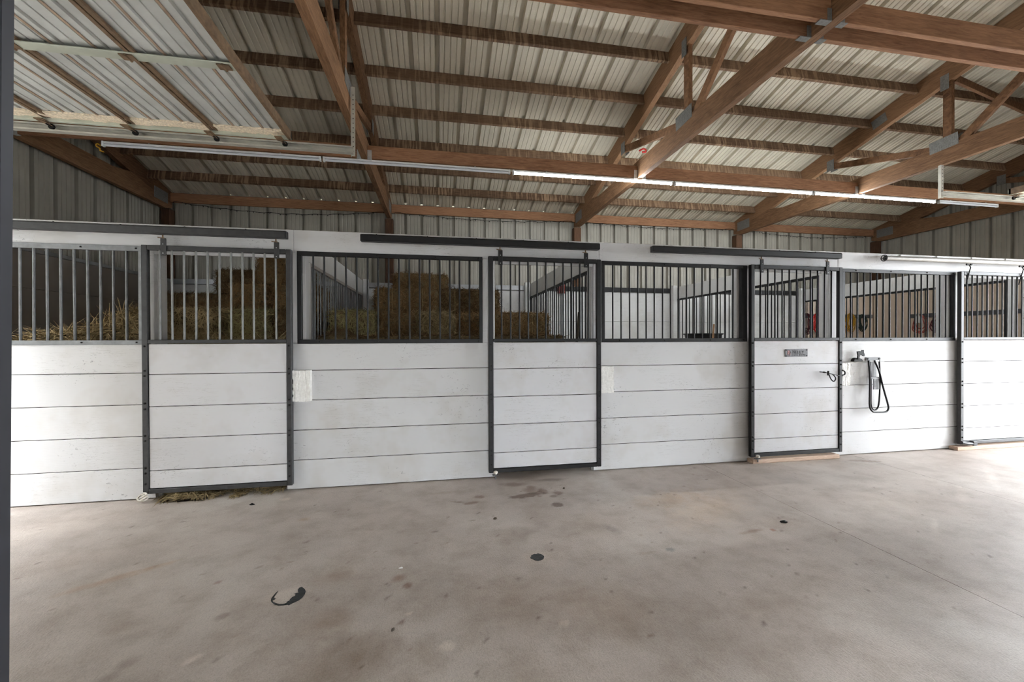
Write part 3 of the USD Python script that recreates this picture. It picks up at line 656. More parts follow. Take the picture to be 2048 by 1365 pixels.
# ---- sliding doors, their tracks
YD = 4.118                     # face of the doors
DR = [(-2.557, -1.339, "grey_steel", "sliding stall door with dark grey frame in front of the hay stall"),
      (.501, 1.697, "black_steel", "sliding stall door with black frame, hay bale behind its bars"),
      (3.496, 4.727, "black_steel", "sliding stall door with black frame bearing the Nelly nameplate"),
      (6.503, 7.75, "grey_steel", "brightly lit sliding stall door hung on wire hooks, by the tack bay")]
ZD = [.112, .27, .555, .838, 1.122, 1.393]
DOORS = []
for i, (x0, x1, m, lab) in enumerate(DR):
    t = thing("stall_door", lab, "sliding door", ((x0 + x1) / 2, YD, .07), "sliding stall doors"); DOORS.append(t)
    w = .046
    planks(t, x0 + w + .002, x1 - w - .002, YD + .012, YD + .040, ZD, "white_door_paint")
    fr = part(t, "frame", merge(box(x0, x0 + w, YD, YD + .045, .07, 2.262, .004), box(x1 - w, x1, YD, YD + .045, .07, 2.262, .004), box(x0 + w, x1 - w, YD, YD + .045, .07, .110, .004), box(x0 + w, x1 - w, YD, YD + .045, 2.220, 2.262, .004), box(x0 + w, x1 - w, YD, YD + .045, 1.395, 1.428, .003)), m)
    nb = 11 if i < 3 else 13
    for k in range(nb):
        x_ = x0 + w + (x1 - x0 - 2 * w) * (k + .95) / (nb + .9)
        part(fr, "bar", rod((x_, YD + .022, 1.424), (x_ + random.uniform(-.002, .002), YD + .022, 2.224), .0085 if i else .0095, 8), "bar_grey" if i == 0 else m, smooth=60)
    for x_ in (x0 + w / 2, x1 - w / 2):
        for z in (.16, .255, .30, .54, .585, .82, .87, 1.11, 1.155, 1.37):
            bolt(fr, x_, YD, z, .0095)
    hx = [(x0 + .21), (x1 - .13)]
    if i == 0: hx = [x0 + .18, x1 - .12]
    if i == 1: hx = [x0 + .12, x1 - .17]
    if i == 2: hx = [x0 + .13, x1 - .22]
    if i < 3:
        for x_ in hx:
            hg = part(t, "hanger", box(x_ - .022, x_ + .022, YD - .012, YD - .001, 2.172, 2.322, .003), m)
            part(hg, "hanger_pin", merge(rod((x_ - .005, YD - .006, 2.31), (x_ - .005, YD - .006, 2.37), .006, 6), rod((x_ - .04, YD - .012, 2.328), (x_ + .012, YD - .012, 2.322), .005, 6)), "brown_rail")
            for z in (2.19, 2.27): part(hg, "rivet", rod((x_, YD - .012, z), (x_, YD - .015, z), .0045, 6), "bracket_steel")
    else:
        for x_ in (6.60, 7.47):
            hg = part(t, "hook", tube([(x_ - .03, YD - .02, 2.352), (x_ - .005, YD - .02, 2.34), (x_ + .02, YD - .02, 2.31), (x_ + .012, YD - .02, 2.29), (x_ + .012, YD - .012, 2.262), (x_ + .012, YD + .02, 2.11)], .006, 6), "black_iron")
            part(hg, "nut", merge(rod((x_ - .035, YD - .026, 2.347), (x_ - .035, YD - .01, 2.347), .012, 6), rod((x_ + .03, YD - .026, 2.347), (x_ + .03, YD - .01, 2.347), .012, 6)), "black_iron")
    # floor guide at the closing foot
    if i in (1, 2):
        gx = x0 + .06
        gd = part(t, "guide_roller", merge(tube([(gx, YD - .03, .07), (gx, YD - .03, .078), (gx, YD - .03, .092), (gx, YD - .03, .10)], [.016, .022, .022, .014], 12)), "white_rope", "cream guide roller")
        part(gd, "guide_bracket", merge(box(gx - .03, gx + .03, YD - .05, YD - .004, .056, .062, .001), rod((gx, YD - .03, .02), (gx, YD - .03, .066), .007, 6)), "galvanised")
    if i == 3:
        part(t, "guide_bracket", merge(tube([(x0 - .02, YD - .02, .10), (x0 + .05, YD - .03, .088), (x0 + .13, YD - .03, .082)], .02, 8), box(x0 + .13, x0 + .19, YD - .05, YD - .005, .06, .115, .003)), "grey_steel")
    if i == 0:
        kp = [(x0 + .01 + .035 * math.sin(a * 2.3), YD - .02 + .012 * math.cos(a * 3), .055 + .03 * math.cos(a * 1.7)) for a in np.linspace(0, 7, 40)]
        part(t, "rope_knot", tube(kp, .008, 6), "white_rope", "knot of pale rope", smooth=True)

def hood_track(x0, x1, lab):
    y, z, h = 4.082, 2.384, .032
    prof = [(y - .035, z - h + .004), (y - .030, z - h), (y + .035, z - h), (y + .035, z + h), (y - .026, z + h), (y - .035, z + h - .012)]
    t = thing("door_track", lab, "door track", ((x0 + x1) / 2, y, z - h), "sliding door tracks")
    part(t, "rail", extrude(prof, x0 + .006, x1 - .006, 0), "grey_steel" if x0 < -2 else "black_steel")
    for a, b in ((x0, x0 + .006), (x1 - .006, x1)):
        part(t, "end_cap", extrude([(y - .033, z - h + .006), (y - .026, z - h + .001), (y + .034, z - h + .001), (y + .034, z + h - .001), (y - .024, z + h - .001), (y - .033, z + h - .012)], a, b, 0), "black_steel")
    n = int((x1 - x0) / .45)
    for k in range(n):
        x_ = x0 + (x1 - x0) * (k + .3) / n
        part(t, "bracket", merge(box(x_ - .012, x_ + .012, y + .035, YF, z + h - .004, z + h + .004, .001), rod((x_, y, z + h), (x_, y, z + h + .009), .006, 6)), "black_iron")
    return t
hood_track(-4.30, -1.36, "long grey door track above the hay stall door")
hood_track(-.715, 1.657, "black door track above the second sliding door")
hood_track(2.257, 4.64, "dark door track above the nameplate door")
t = thing("door_track", "round pipe door track with open ring end, towards the tack bay", "door track", (7.3, 4.09, 2.35), "sliding door tracks")
ring = [(0, math.cos(a), math.sin(a)) for a in np.linspace(0, 2 * math.pi, 25)[:-1]]
def pipe(x0, x1, y, z, r, w, n=20):
    a = np.arange(n) * 2 * np.pi / n
    V = np.vstack([np.column_stack([np.full(n, x_), y + q * np.cos(a), z + q * np.sin(a)]) for x_, q in ((x0, r), (x1, r), (x1, r - w), (x0, r - w))])
    F = []
    for k in range(4):
        for j in range(n):
            p, q = k * n, ((k + 1) % 4) * n
            F += [(p + j, p + (j + 1) % n, q + (j + 1) % n), (p + j, q + (j + 1) % n, q + j)]
    return V, np.array(F)
part(t, "pipe", pipe(5.30, 9.6, 4.09, 2.385, .030, .003), "pipe_steel", smooth=40)
part(t, "end_ring", merge(tube([(5.285, 4.09 + .036 * b, 2.385 + .036 * c) for _, b, c in ring], .005, 6, True), rod((5.287, 4.06, 2.385), (5.287, 4.12, 2.385), .004, 6), rod((5.287, 4.09, 2.355), (5.287, 4.09, 2.415), .004, 6)), "grey_steel", smooth=True)
part(t, "hanging_strip", box(5.30, 9.6, 4.095, YF - .001, 2.416, 2.430, .002), "white_paint")
for k in range(8):
    x_ = 5.55 + k * .55
    part(t, "bracket", box(x_ - .03, x_ + .03, 4.085, 4.12, 2.414, 2.436, .002), "white_paint")

# ---- thresholds under two doors, gnawed stop blocks on the fronts
solo("threshold_board", box(3.50, 4.665, 4.095, 4.19, .001, .046, .004), "pale_board", "bare wooden threshold board under the nameplate door", "threshold board")
solo("threshold_board", box(6.42, 7.8, 4.095, 4.19, .001, .046, .004), "pale_board", "bare wooden threshold board under the door by the tack bay", "threshold board")
def block(x0, x1, z0, z1, seed, lab, gn):
    v, f = grid_box(x0, x1, 4.135, YF, z0, z1, .012)
    e = (meshkit.fbm(v * [9, 9, 30], 4, seed) - .5)
    v = v.copy()
    edge = np.clip((v[:, 0] - x0) / (x1 - x0), 0, 1) if gn > 0 else 1 - np.clip((v[:, 0] - x0) / (x1 - x0), 0, 1)
    v[:, 0] += np.sign(gn) * e * .030 * edge
    fr = v[:, 1] < 4.16
    v[fr, 1] += np.abs(meshkit.fbm(v[fr] * [55, 1, 9], 3, seed + 4) - .5) * .022
    v[:, 2] += (meshkit.fbm(v * [25, 9, 2], 3, seed + 2) - .5) * .016
    solo("stop_block", (v, f), "block_paint", lab, "wood block", "painted stop blocks on the stall fronts")
block(-1.338, -1.185, .846, 1.138, 3, "thick white-painted stop block beside the hay stall door", -1)
block(1.705, 1.845, .846, 1.130, 5, "gnawed white stop block beside the second sliding door", 1)
block(4.735, 4.862, .856, 1.124, 8, "scarred white stop block behind the door latch", 1)

# ================================================================ THINGS ON THE FRONTS
# nameplate
t = thing("nameplate", "grey nameplate reading Nelly with a pink horse-head emblem, on a stall door", "nameplate", (4.10, YD + .011, 1.208))
PX0, PX1, PZ0, PZ1, PY = 3.945, 4.247, 1.208, 1.296, YD + .011
part(t, "plate", box(PX0, PX1, PY - .006, PY, PZ0, PZ1, .001), "nameplate_grey")
for x_ in (PX0 + .014, PX1 - .014):
    for z in (PZ0 + .010, PZ1 - .010): part(t, "screw", rod((x_, PY - .005, z), (x_, PY - .010, z), .0065, 8), "black_iron")
def letters(s, x, z, h, bold=True):
    m = meshkit.text_mesh(s, h, .0015, bold); v = np.array(m.vertices)
    return np.column_stack([x + v[:, 0], PY - .0062 - v[:, 2], z + v[:, 1]]), np.array(m.faces)
lv, lf = letters("N", 0, 0, .038)
cur, ms = PX0 + .098, []
for ch, h_, adv in (("N", .040, .044), ("E", .031, .033), ("L", .031, .030), ("L", .031, .029), ("Y", .031, .034)):
    v, f = letters(ch, cur, PZ0 + .038, h_); v[:, 0] += cur - v[:, 0].min(); cur = v[:, 0].max() + .007
    ms.append((v, f))
part(t, "lettering", merge(ms), "ink")
sm, cx_ = [], PX0 + .094   # the small second line is worn past reading: short strokes of ink
rr = random.Random(4)
while cx_ < PX1 - .035:
    w_ = rr.choice((.006, .008, .009))
    if abs(cx_ - (PX0 + .178)) > .006:
        sm += [box(cx_, cx_ + .002, PY - .0075, PY - .006, PZ0 + .014, PZ0 + .026, .0003), box(cx_, cx_ + w_, PY - .0075, PY - .006, PZ0 + rr.choice((.014, .019, .024)), PZ0 + rr.choice((.0165, .0215, .0265)) + .001, .0003)]
    cx_ += w_ + .004
part(t, "small_lettering", merge([m for m in sm if m[0][:, 2].max() > m[0][:, 2].min()]), "ink")
def plate_shape(pts, d=.0015): return extrude([(z, x) for x, z in pts][::1], PY - .0062 - d, PY - .0062, 1)
hx_, hz_ = PX0 + .022, PZ0 + .010
head = [(.012, .066), (.020, .060), (.028, .066), (.040, .050), (.046, .026), (.040, .004), (.026, .000), (.030, .016), (.020, .026), (.012, .012), (.004, .018), (.008, .036), (.010, .050)]
part(t, "emblem", plate_shape([(hx_ + a, hz_ + b) for a, b in head]), "emblem_pink")
mane = [(.030, .066), (.040, .060), (.050, .044), (.056, .028), (.052, .030), (.046, .044), (.038, .056)]
neck = [(.022, .046), (.027, .046), (.034, .030), (.040, .014), (.038, .000), (.034, .000), (.035, .014), (.028, .028)]
part(t, "emblem_mane", merge(plate_shape([(hx_ + a, hz_ + b) for a, b in mane], .0025), plate_shape([(hx_ + a, hz_ + b) for a, b in neck], .0025)), "ink")

# door latch cord with its ring
t = thing("latch_cord", "black latch cord with hanging loop, hooked across the nameplate door edge", "latch cord", (4.55, 4.09, .916))
def smooth_path(p, n=6):
    p = np.array(p, float); q = np.vstack([2 * p[0] - p[1], p, 2 * p[-1] - p[-2]]); out = []
    for i in range(1, len(q) - 2):
        for s_ in np.linspace(0, 1, n, endpoint=False):
            out.append(.5 * (2 * q[i] + (q[i + 1] - q[i - 1]) * s_ + (2 * q[i - 1] - 5 * q[i] + 4 * q[i + 1] - q[i + 2]) * s_ ** 2 + (3 * q[i] - q[i - 1] - 3 * q[i + 1] + q[i + 2]) * s_ ** 3))
    return np.array(out + [p[-1]])
part(t, "cord", tube(smooth_path([(4.408, 4.12, 1.027), (4.452, 4.10, 1.022), (4.493, 4.085, 1.011), (4.566, 4.085, .996), (4.635, 4.085, .981), (4.684, 4.085, .977), (4.71, 4.09, .99)]), .0055, 6), "black_rubber", smooth=True)
part(t, "loop", tube(smooth_path([(4.502, 4.088, 1.008), (4.506, 4.08, .971), (4.526, 4.078, .936), (4.555, 4.078, .916), (4.575, 4.078, .928), (4.583, 4.078, .949), (4.571, 4.08, .976), (4.552, 4.088, .998)]), .0065, 6), "black_rubber", smooth=True)
part(t, "toggle", merge(tube([(4.486, 4.082, 1.040), (4.486, 4.082, 1.028), (4.485, 4.082, 1.0), (4.484, 4.082, .985)], [.008, .011, .011, .008], 8), tube([(4.44, 4.10, 1.024), (4.462, 4.097, 1.02)], .009, 8)), "black_rubber", smooth=40)
part(t, "hook", tube(smooth_path([(4.70, 4.10, .985), (4.725, 4.095, .99), (4.735, 4.095, 1.012), (4.722, 4.095, 1.032), (4.70, 4.10, 1.043)]), .0075, 6), "black_iron", smooth=True)

# horse-head hook
t = thing("horse_hook", "black cast-iron horse-head hook on the white planks above the saddle rack", "hook", (5.0, 4.15, 1.14))
hd = [(4.957, 1.261), (4.985, 1.264), (5.010, 1.262), (5.022, 1.266), (5.027, 1.279), (5.033, 1.266), (5.041, 1.266), (5.050, 1.275), (5.046, 1.256), (5.053, 1.238), (5.060, 1.218), (5.057, 1.206), (5.046, 1.203), (5.034, 1.210), (5.018, 1.218), (5.004, 1.223), (4.992, 1.212), (4.984, 1.186), (4.962, 1.184), (4.966, 1.215)]
part(t, "head", extrude([(z, x_) for x_, z in hd], 4.132, 4.146, 1), "black_iron")
part(t, "stem", tube([(4.972, 4.14, 1.19), (4.972, 4.145, 1.165)], .009, 8), "black_iron")
bs = [(4.926, 1.142), (4.932, 1.160), (4.945, 1.175), (4.972, 1.184), (5.010, 1.181), (5.040, 1.172), (5.052, 1.156), (5.055, 1.142)]
part(t, "base", extrude([(z, x_) for x_, z in bs], 4.150, YF - .002, 1), "black_iron")
part(t, "ring", tube([(4.992 + .018 * math.cos(a) + .014, 4.138, 1.148 + .028 * math.sin(a)) for a in np.linspace(.2, 2.6, 12)], .0035, 6), "galvanised", smooth=True)

# folding saddle rack
t = thing("saddle_rack", "black tube folding saddle rack hanging on the white planks", "saddle rack", (5.24, 4.13, .52))
part(t, "wall_plate", box(5.142, 5.349, YF - .012, YF - .001, 1.146, 1.186, .002), "clear_grey")
part(t, "back_plate", box(5.20, 5.285, YF - .020, YF - .012, .93, 1.15, .002), "clear_grey")
for x_ in (5.160, 5.332): part(t, "screw", rod((x_, YF - .012, 1.168), (x_, YF - .019, 1.168), .011, 8), "black_iron")
part(t, "hinge_rod", rod((5.130, 4.15, 1.142), (5.36, 4.15, 1.142), .008, 8), "bracket_steel", smooth=True)
part(t, "outer_tube", tube(smooth_path([(5.124, 4.14, 1.150), (5.120, 4.12, .944), (5.117, 4.12, .75), (5.116, 4.12, .62), (5.130, 4.12, .566), (5.165, 4.12, .532), (5.20, 4.12, .524), (5.246, 4.12, .522), (5.327, 4.12, .521), (5.370, 4.12, .531), (5.390, 4.12, .560), (5.385, 4.12, .61), (5.31, 4.12, .833), (5.253, 4.12, 1.021), (5.209, 4.14, 1.150)], 5), .0098, 8), "black_rubber", smooth=True)
part(t, "inner_tube", tube(smooth_path([(5.148, 4.15, 1.15), (5.153, 4.135, .943), (5.153, 4.135, .75), (5.153, 4.135, .645), (5.164, 4.135, .585), (5.193, 4.135, .553), (5.230, 4.135, .553), (5.262, 4.135, .595), (5.278, 4.135, .708), (5.286, 4.135, .941), (5.292, 4.15, 1.150)], 5), .0085, 8), "black_rubber", smooth=True)
part(t, "cross_bar", box(5.145, 5.285, 4.126, 4.140, .93, .95, .002), "clear_grey")
part(t, "tag_plate", box(5.182, 5.268, 4.128, 4.136, .80, .925, .004), "clear_grey", "small grey tag")
part(t, "tag_print", merge(box(5.197, 5.212, 4.1265, 4.128, .825, .905, .0005), box(5.230, 5.240, 4.1265, 4.128, .80, .925, .0005)), "strap_grey")

# ================================================================ OVERHEAD DOORS, TRACKS, LIGHTS
def overhead_door(lab, xlead, xend, seams, ya, yb, rollers, sign):
    t = thing("overhead_door", lab, "overhead door", ((xlead + xend) / 2, (ya + yb) / 2, 3.29), "raised overhead doors")
    zb = 3.315
    secs = [xlead] + seams + [xend]
    for a, b in zip(secs, secs[1:]):
        lo, hi = min(a, b) + .003, max(a, b) - .003
        # ribbed skin: ribs run across the door, seen from below
        q = (hi - lo)
        pr = [(lo, 0)]
        for c in np.arange(lo + .08, hi - .05, .085):
            d_ = .016 if (round((c - lo - .08) / .085) % 3) == 2 else .006
            w_ = .016 if d_ > .01 else .008
            pr += [(c - w_, 0), (c - w_ * .5, d_), (c + w_ * .5, d_), (c + w_, 0)]
        pr += [(hi, 0), (hi, .03), (lo, .03)]
        s_ = part(t, "section", extrude([(zb + d_, x_) for x_, d_ in pr][::-1], ya + .03, yb - .03, 1), "door_steel")
        for x_, sg in ((lo, 1), (hi, -1)):
            part(s_, "section_rail", box(min(x_, x_ + sg * .030), max(x_, x_ + sg * .030), ya + .03, yb - .03, zb - .022, zb - .0005, .003), "brown_rail", "brown stained rail")
        for c in (.30, .68):
            x_ = lo + q * c
            part(s_, "rib_cap", box(x_ - .009, x_ + .009, ya + .1, yb - .1, zb - .005, zb - .0004, .002), "rib_brown")
    lo, hi = min(xlead, xend), max(xlead, xend)
    part(t, "end_stile", box(lo, hi, yb - .03, yb, zb - .045, zb + .03, .003), "stile_steel")
    part(t, "end_stile", box(lo, hi, ya, ya + .03, zb - .045, zb + .03, .003), "stile_steel")
    for y in (yb - 1.02, yb - 2.05, yb - 3.0):
        part(t, "middle_stile", box(lo + .01, hi - .01, y - .04, y + .04, zb - .032, zb - .023, .002), "stile_steel")
    v, f = grid_box(lo + .05, hi - .05, yb - .115, yb - .031, zb - .020, zb - .001, .025)
    v = v + (np.stack([meshkit.fbm(v * 30 + 7 * k, 3, 20 + k) for k in range(3)], 1) - .5) * [.0, .035, .022]
    part(t, "foam_strip", (v, f), "foam", "crumbling cream foam along the edge")
    part(t, "edge_seal", box(min(xlead, xlead + sign * .03), max(xlead, xlead + sign * .03), ya, yb, zb - .045, zb + .032, .004), "brown_rail", "tan edge seal")
    for x_ in rollers:
        h_ = part(t, "hinge", merge(box(x_ - .03, x_ + .03, yb - .08, yb + .001, zb - .055, zb - .046, .001), bar((x_ + .0, yb - .05, zb - .055), (x_ + .03, yb + .012, zb - .072), .03, .006)), "brown_rail")
        part(h_, "roller", merge(rod((x_ + .03, yb - .04, zb - .075), (x_ + .03, yb + .03, zb - .075), .005, 6), tube([(x_ + .03, yb + .004, zb - .075), (x_ + .03, yb + .020, zb - .075)], .022, 12)), "black_iron")
        for y in (yb - 1.02,):
            part(t, "hinge", merge(box(x_ - .04, x_ + .04, y - .03, y + .03, zb - .040, zb - .033, .001), rod((x_, y - .035, zb - .04), (x_, y + .035, zb - .04), .008, 6)), "brown_rail")
    return t
overhead_door("raised pale ribbed steel door with brown rails and foam edge, hanging overhead", -1.325, -4.42, [-1.96, -2.60, -3.22, -3.84], .46, 4.125, [-1.42, -1.99, -2.63, -3.25, -3.87], -1)
overhead_door("raised overhead door at the bright gable, only its edge in view", 7.27, 9.84, [7.90, 8.53, 9.16], .46, 4.125, [7.36, 7.93, 8.56, 9.19], 1)

def track(x0, x1, lab, strut_x):
    t = thing("overhead_door_track", lab, "overhead door track", ((x0 + x1) / 2, 4.16, 3.2), "overhead door tracks")
    y0, y1, z0, z1 = 4.135, 4.185, 3.205, 3.268
    prof = [(y0, z0), (y1, z0), (y1, z1), (y0, z1), (y0, z1 - .012), (y0 + .003, z1 - .012), (y0 + .003, z1 - .003), (y1 - .003, z1 - .003), (y1 - .003, z0 + .003), (y0 + .003, z0 + .003), (y0 + .003, z0 + .012), (y0, z0 + .012)]
    part(t, "channel", extrude(prof, x0, x1, 0), "track_steel")
    s_ = part(t, "perforated_strut", merge(box(strut_x - .02, strut_x + .02, y1 + .001, y1 + .004, z0 - .01, 3.86, .0005), box(strut_x - .02, strut_x - .017, y1 + .004, y1 + .034, z0 - .01, 3.86, .0005)), "track_steel")
    for k in range(13):
        z = 3.24 + k * .045
        part(s_, "hole", rod((strut_x + .002, y1 + .0015, z), (strut_x + .002, y1 - .0003, z), .005, 8), "black_iron")
    return t
track(-4.45, -.795, "pale steel channel track under the raised ribbed door", -.80)
track(6.275, 9.9, "pale steel channel track near the bright gable", 6.30)

# tube lights under the beam
YL = 5.252
segs = [(-3.62, -1.365, 0), (-1.345, .925, 0), (.955, 3.215, 1), (3.24, 5.48, 1), (5.505, 7.76, 1), (7.83, 9.03, 0)]
names = ["unlit tube light nearest the raised ribbed door", "unlit tube light next to the lit row", "first lit tube light, next to the unlit ones", "middle of the three lit tube lights", "lit tube light ending at the perforated strut", "short unlit tube light by the bright gable"]
for (x0, x1, lit), lab in zip(segs, names):
    t = thing("tube_light", lab, "tube light", ((x0 + x1) / 2, YL, 3.55), "tube lights under the long beam")
    part(t, "housing", box(x0, x1, YL - .016, YL + .016, 3.588, 3.608, .002), "white_plastic")
    part(t, "tube", rod((x0 + .02, YL, 3.571), (x1 - .02, YL, 3.571), .0145, 12), "lit_tube" if lit else "dead_tube", smooth=40)
    for a in (x0, x1 - .022): part(t, "end_cap", box(a, a + .022, YL - .019, YL + .019, 3.552, 3.610, .003), "white_plastic")
    for q in (.2, .8):
        x_ = x0 + (x1 - x0) * q
        part(t, "clip", box(x_ - .008, x_ + .008, YL - .004, YL + .004, 3.606, 3.623, .001), "bracket_steel")
pc = smooth_path([(-3.63, YL, 3.56), (-3.66, YL - .01, 3.575), (-3.67, YL - .01, 3.55), (-3.64, YL - .01, 3.53), (-3.63, YL - .01, 3.50), (-3.60, YL - .01, 3.49)])
solo("plug_cord", tube(pc, .008, 6), "yellow_rope", "short yellow plug cord hanging at the end of an unlit tube light", "cord", smooth=True)
solo("red_twine", tube(smooth_path([(2.60, 5.03, 3.885), (2.64, 5.0, 3.90), (2.66, 4.97, 3.88), (2.675, 4.99, 3.86), (2.64, 5.02, 3.87)]), .010, 6), "red_rope", "scrap of red twine lying on a truss bottom chord", "twine", smooth=True)

# string lights sagging below the eave boards
for bi, sag in ((0, .12), (1, .07), (2, .06), (3, .10)):
    xa, xb = XT[bi] + .10, XT[bi + 1] - .10
    t = thing("string_lights", f"dark string lights sagging under the eave board {baytxt[bi]}", "string lights", ((xa + xb) / 2, 7.83, 3.6), "string lights along the back wall")
    q = np.linspace(0, 1, 40)
    pth = np.column_stack([xa + (xb - xa) * q, np.full(40, 7.835), 3.755 - sag * 4 * q * (1 - q) + .008 * np.sin(q * 60)])
    part(t, "wire", tube(pth, .0045, 5), "black_iron")
    n = 26
    for k in range(n):
        p = pth[int((k + .5) / n * 40)]
        part(t, "bulb", tube([p, p - [.004 * (-1) ** k, 0, .012], p - [.006 * (-1) ** k, 0, .024]], [.003, .006, .003], 5), "black_iron")

# ================================================================ TACK BAY
t = thing("hook_rail", "grey hook rail on the plywood back wall of the tack bay", "hook rail", (8.82, 7.78, 1.867))
part(t, "rail", box(7.90, 9.74, 7.780, 7.799, 1.867, 1.947, .002), "strap_grey")
HK = [7.925, 8.185, 9.06, 9.38]
for x_ in HK: part(t, "hook", tube(smooth_path([(x_, 7.782, 1.93), (x_, 7.75, 1.93), (x_, 7.735, 1.94), (x_, 7.73, 1.955)]), .006, 6), "black_iron")
t = thing("hook_rail", "grey hook rail on the plywood side wall of the tack bay", "hook rail", (9.77, 6.2, 1.83))
part(t, "rail", box(9.762, 9.779, 5.2, 7.04, 1.832, 1.912, .002), "strap_grey")
for y in (6.81, 6.50): part(t, "hook", tube(smooth_path([(9.764, y, 1.89), (9.735, y, 1.89), (9.72, y, 1.90), (9.715, y, 1.915)]), .006, 6), "black_iron")
def coil(lab, c, axis, ztop, zbot, w, m, seed, loops=7):
    r_ = random.Random(seed); pts = []
    n = loops * 28
    for k in range(n):
        a = 2 * math.pi * k / 28
        tt = k / n
        hw = w / 2 * (.72 + .28 * math.sin(tt * 9 + seed)); zc, hz = (ztop + zbot) / 2, (ztop - zbot) / 2 * (.86 + .14 * math.sin(tt * 13 + seed * 2))
        u_ = hw * math.sin(a) * (1 - .25 * math.cos(a)); z = ztop - hz + hz * math.cos(a)
        off = .012 + .03 * abs(math.sin(tt * 7 + seed)) + .008 * math.sin(a * 2)
        u_ += .012 * math.sin(a * 3 + tt * 20)
        pts.append((c[0] + u_, c[1] - off, z) if axis == 1 else (c[0] - off, c[1] - u_, z))
    solo("rope_coil", tube(pts, .0085, 5), m, lab, "coiled rope", "coiled ropes in the tack bay", smooth=True)
coil("maroon and black coiled rope, farthest along the tack bay hook rail", (7.925, 7.745), 1, 1.955, 1.50, .24, "maroon_rope", 1)
coil("bright red coiled rope on the tack bay hook rail", (8.185, 7.745), 1, 1.955, 1.51, .24, "red_rope", 2)
coil("yellow coiled rope on the tack bay hook rail", (9.06, 7.745), 1, 1.965, 1.55, .27, "yellow_rope", 3, 9)
coil("dark green coiled rope on the tack bay hook rail, nearest the corner", (9.38, 7.745), 1, 1.945, 1.56, .25, "green_rope", 4, 8)
coil("faded pink-red coiled rope beside a white bottle in the tack bay", (9.735, 6.81), 0, 1.88, 1.50, .28, "pink_rope", 5, 6)
coil("deep maroon coiled rope half hidden by a divider post in the tack bay", (9.735, 6.50), 0, 1.89, 1.50, .24, "maroon_rope", 6, 8)
solo("spray_bottle", tube([(9.67, 6.83, 1.72), (9.67, 6.83, 1.725), (9.67, 6.83, 1.85), (9.67, 6.83, 1.865), (9.67, 6.83, 1.89), (9.67, 6.83, 1.92)], [.03, .036, .036, .022, .02, .018], 14), "bottle_white", "white plastic bottle hanging among the ropes in the tack bay", "bottle", smooth=50)

# loose bits in the stalls
def lathe(c, prof, n=24, squash=(1, 1)):
    V, F = [], []
    for r, z in prof:
        for k in range(n):
            a = 2 * math.pi * k / n; V.append((c[0] + r * math.cos(a) * squash[0], c[1] + r * math.sin(a) * squash[1], z))
    m = len(prof)
    for i in range(m - 1):
        for k in range(n):
            a, b, c_, d = i * n + k, i * n + (k + 1) % n, (i + 1) * n + (k + 1) % n, (i + 1) * n + k
            F += [(a, b, c_), (a, c_, d)]
    return np.array(V), np.array(F)
t = thing("feed_tub", "black rubber feed tub hung inside the empty stall against the divider", "feed tub", (4.42, 6.3, 1.22), )
part(t, "tub", lathe((4.42, 6.3), [(.001, 1.22), (.22, 1.22), (.24, 1.25), (.29, 1.48), (.315, 1.49), (.315, 1.505), (.285, 1.505), (.23, 1.26), (.001, 1.24)], 24, (1.0, 1.0)), "black_rubber", smooth=50)
part(t, "hanger", merge(box(4.70, 4.768, 6.28, 6.32, 1.40, 1.50, .003)), "galvanised")
t = thing("fork_handle", "bare wooden tool handle standing in the empty stall", "tool", (3.66, 5.0, 0))
part(t, "shaft", tube([(3.53, 4.93, .02), (3.62, 4.98, 1.1), (3.672, 5.0, 1.615)], [.014, .013, .012], 8), "stick_wood", smooth=50)
part(t, "fork", merge([rod((3.53 + k * .05, 4.93, .17), (3.53 + k * .05, 4.90, .005), .006, 6) for k in (-2, -1, 0, 1, 2)] + [rod((3.42, 4.93, .17), (3.64, 4.93, .17), .009, 6)]), "black_iron")
t = thing("broom", "dark tool handle leaning on the divider of the second stall", "tool", (1.60, 4.86, 0))
part(t, "shaft", tube([(1.50, 4.62, .15), (1.62, 4.74, 1.1), (1.703, 4.83, 1.75)], .016, 8), "dark_stick", smooth=50)
part(t, "bristles", merge(box(1.40, 1.60, 4.59, 4.65, .003, .15, .01)), "twine")
solo("red_cloth", rough(grid_box(2.28, 2.42, 7.675, 7.699, 2.30, 2.56, .03), .008, 14, 3), "blanket_red", "dark red cloth draped on the black cap rail of the empty stall", "cloth", smooth=40)

# ================================================================ HAY
def strands(centres, normals, n, length, seed, width=.0034, lift=.35, droop=.15, dirs=None):
    r_ = np.random.default_rng(seed)
    k = r_.integers(0, len(centres), n)
    p, nm = centres[k], normals[k]
    rd = r_.normal(size=(n, 3)); d = rd - nm * (rd * nm).sum(1, keepdims=True)
    d /= np.linalg.norm(d, axis=1, keepdims=True) + 1e-9
    if dirs is not None: d = d + dirs * r_.uniform(.3, 1.2, (n, 1)); d /= np.linalg.norm(d, axis=1, keepdims=True)
    el = r_.uniform(-.05, lift, (n, 1)); d = d + nm * el
    L = r_.uniform(*length, (n, 1)); w = width * r_.uniform(.6, 1.5, (n, 1))
    side = np.cross(d, nm + r_.normal(size=(n, 3)) * .4); side /= np.linalg.norm(side, axis=1, keepdims=True) + 1e-9
    bend = r_.normal(size=(n, 3)) * .12 * L + np.array([0, 0, -1.0]) * droop * L * r_.uniform(0, 1, (n, 1))
    a = p - d * L * .35 + nm * .002; c = p + d * L * .65 + bend; b = (a + c) / 2 - bend * .3 + nm * .006
    V = np.stack([a - side * w * .6, a + side * w * .6, b - side * w, b + side * w, c - side * w * .3, c + side * w * .3], 1).reshape(-1, 3)
    o = (np.arange(n) * 6)[:, None, None]
    F = (np.array([[0, 1, 3], [0, 3, 2], [2, 3, 5], [2, 5, 4]])[None] + o).reshape(-1, 3)
    return V, F

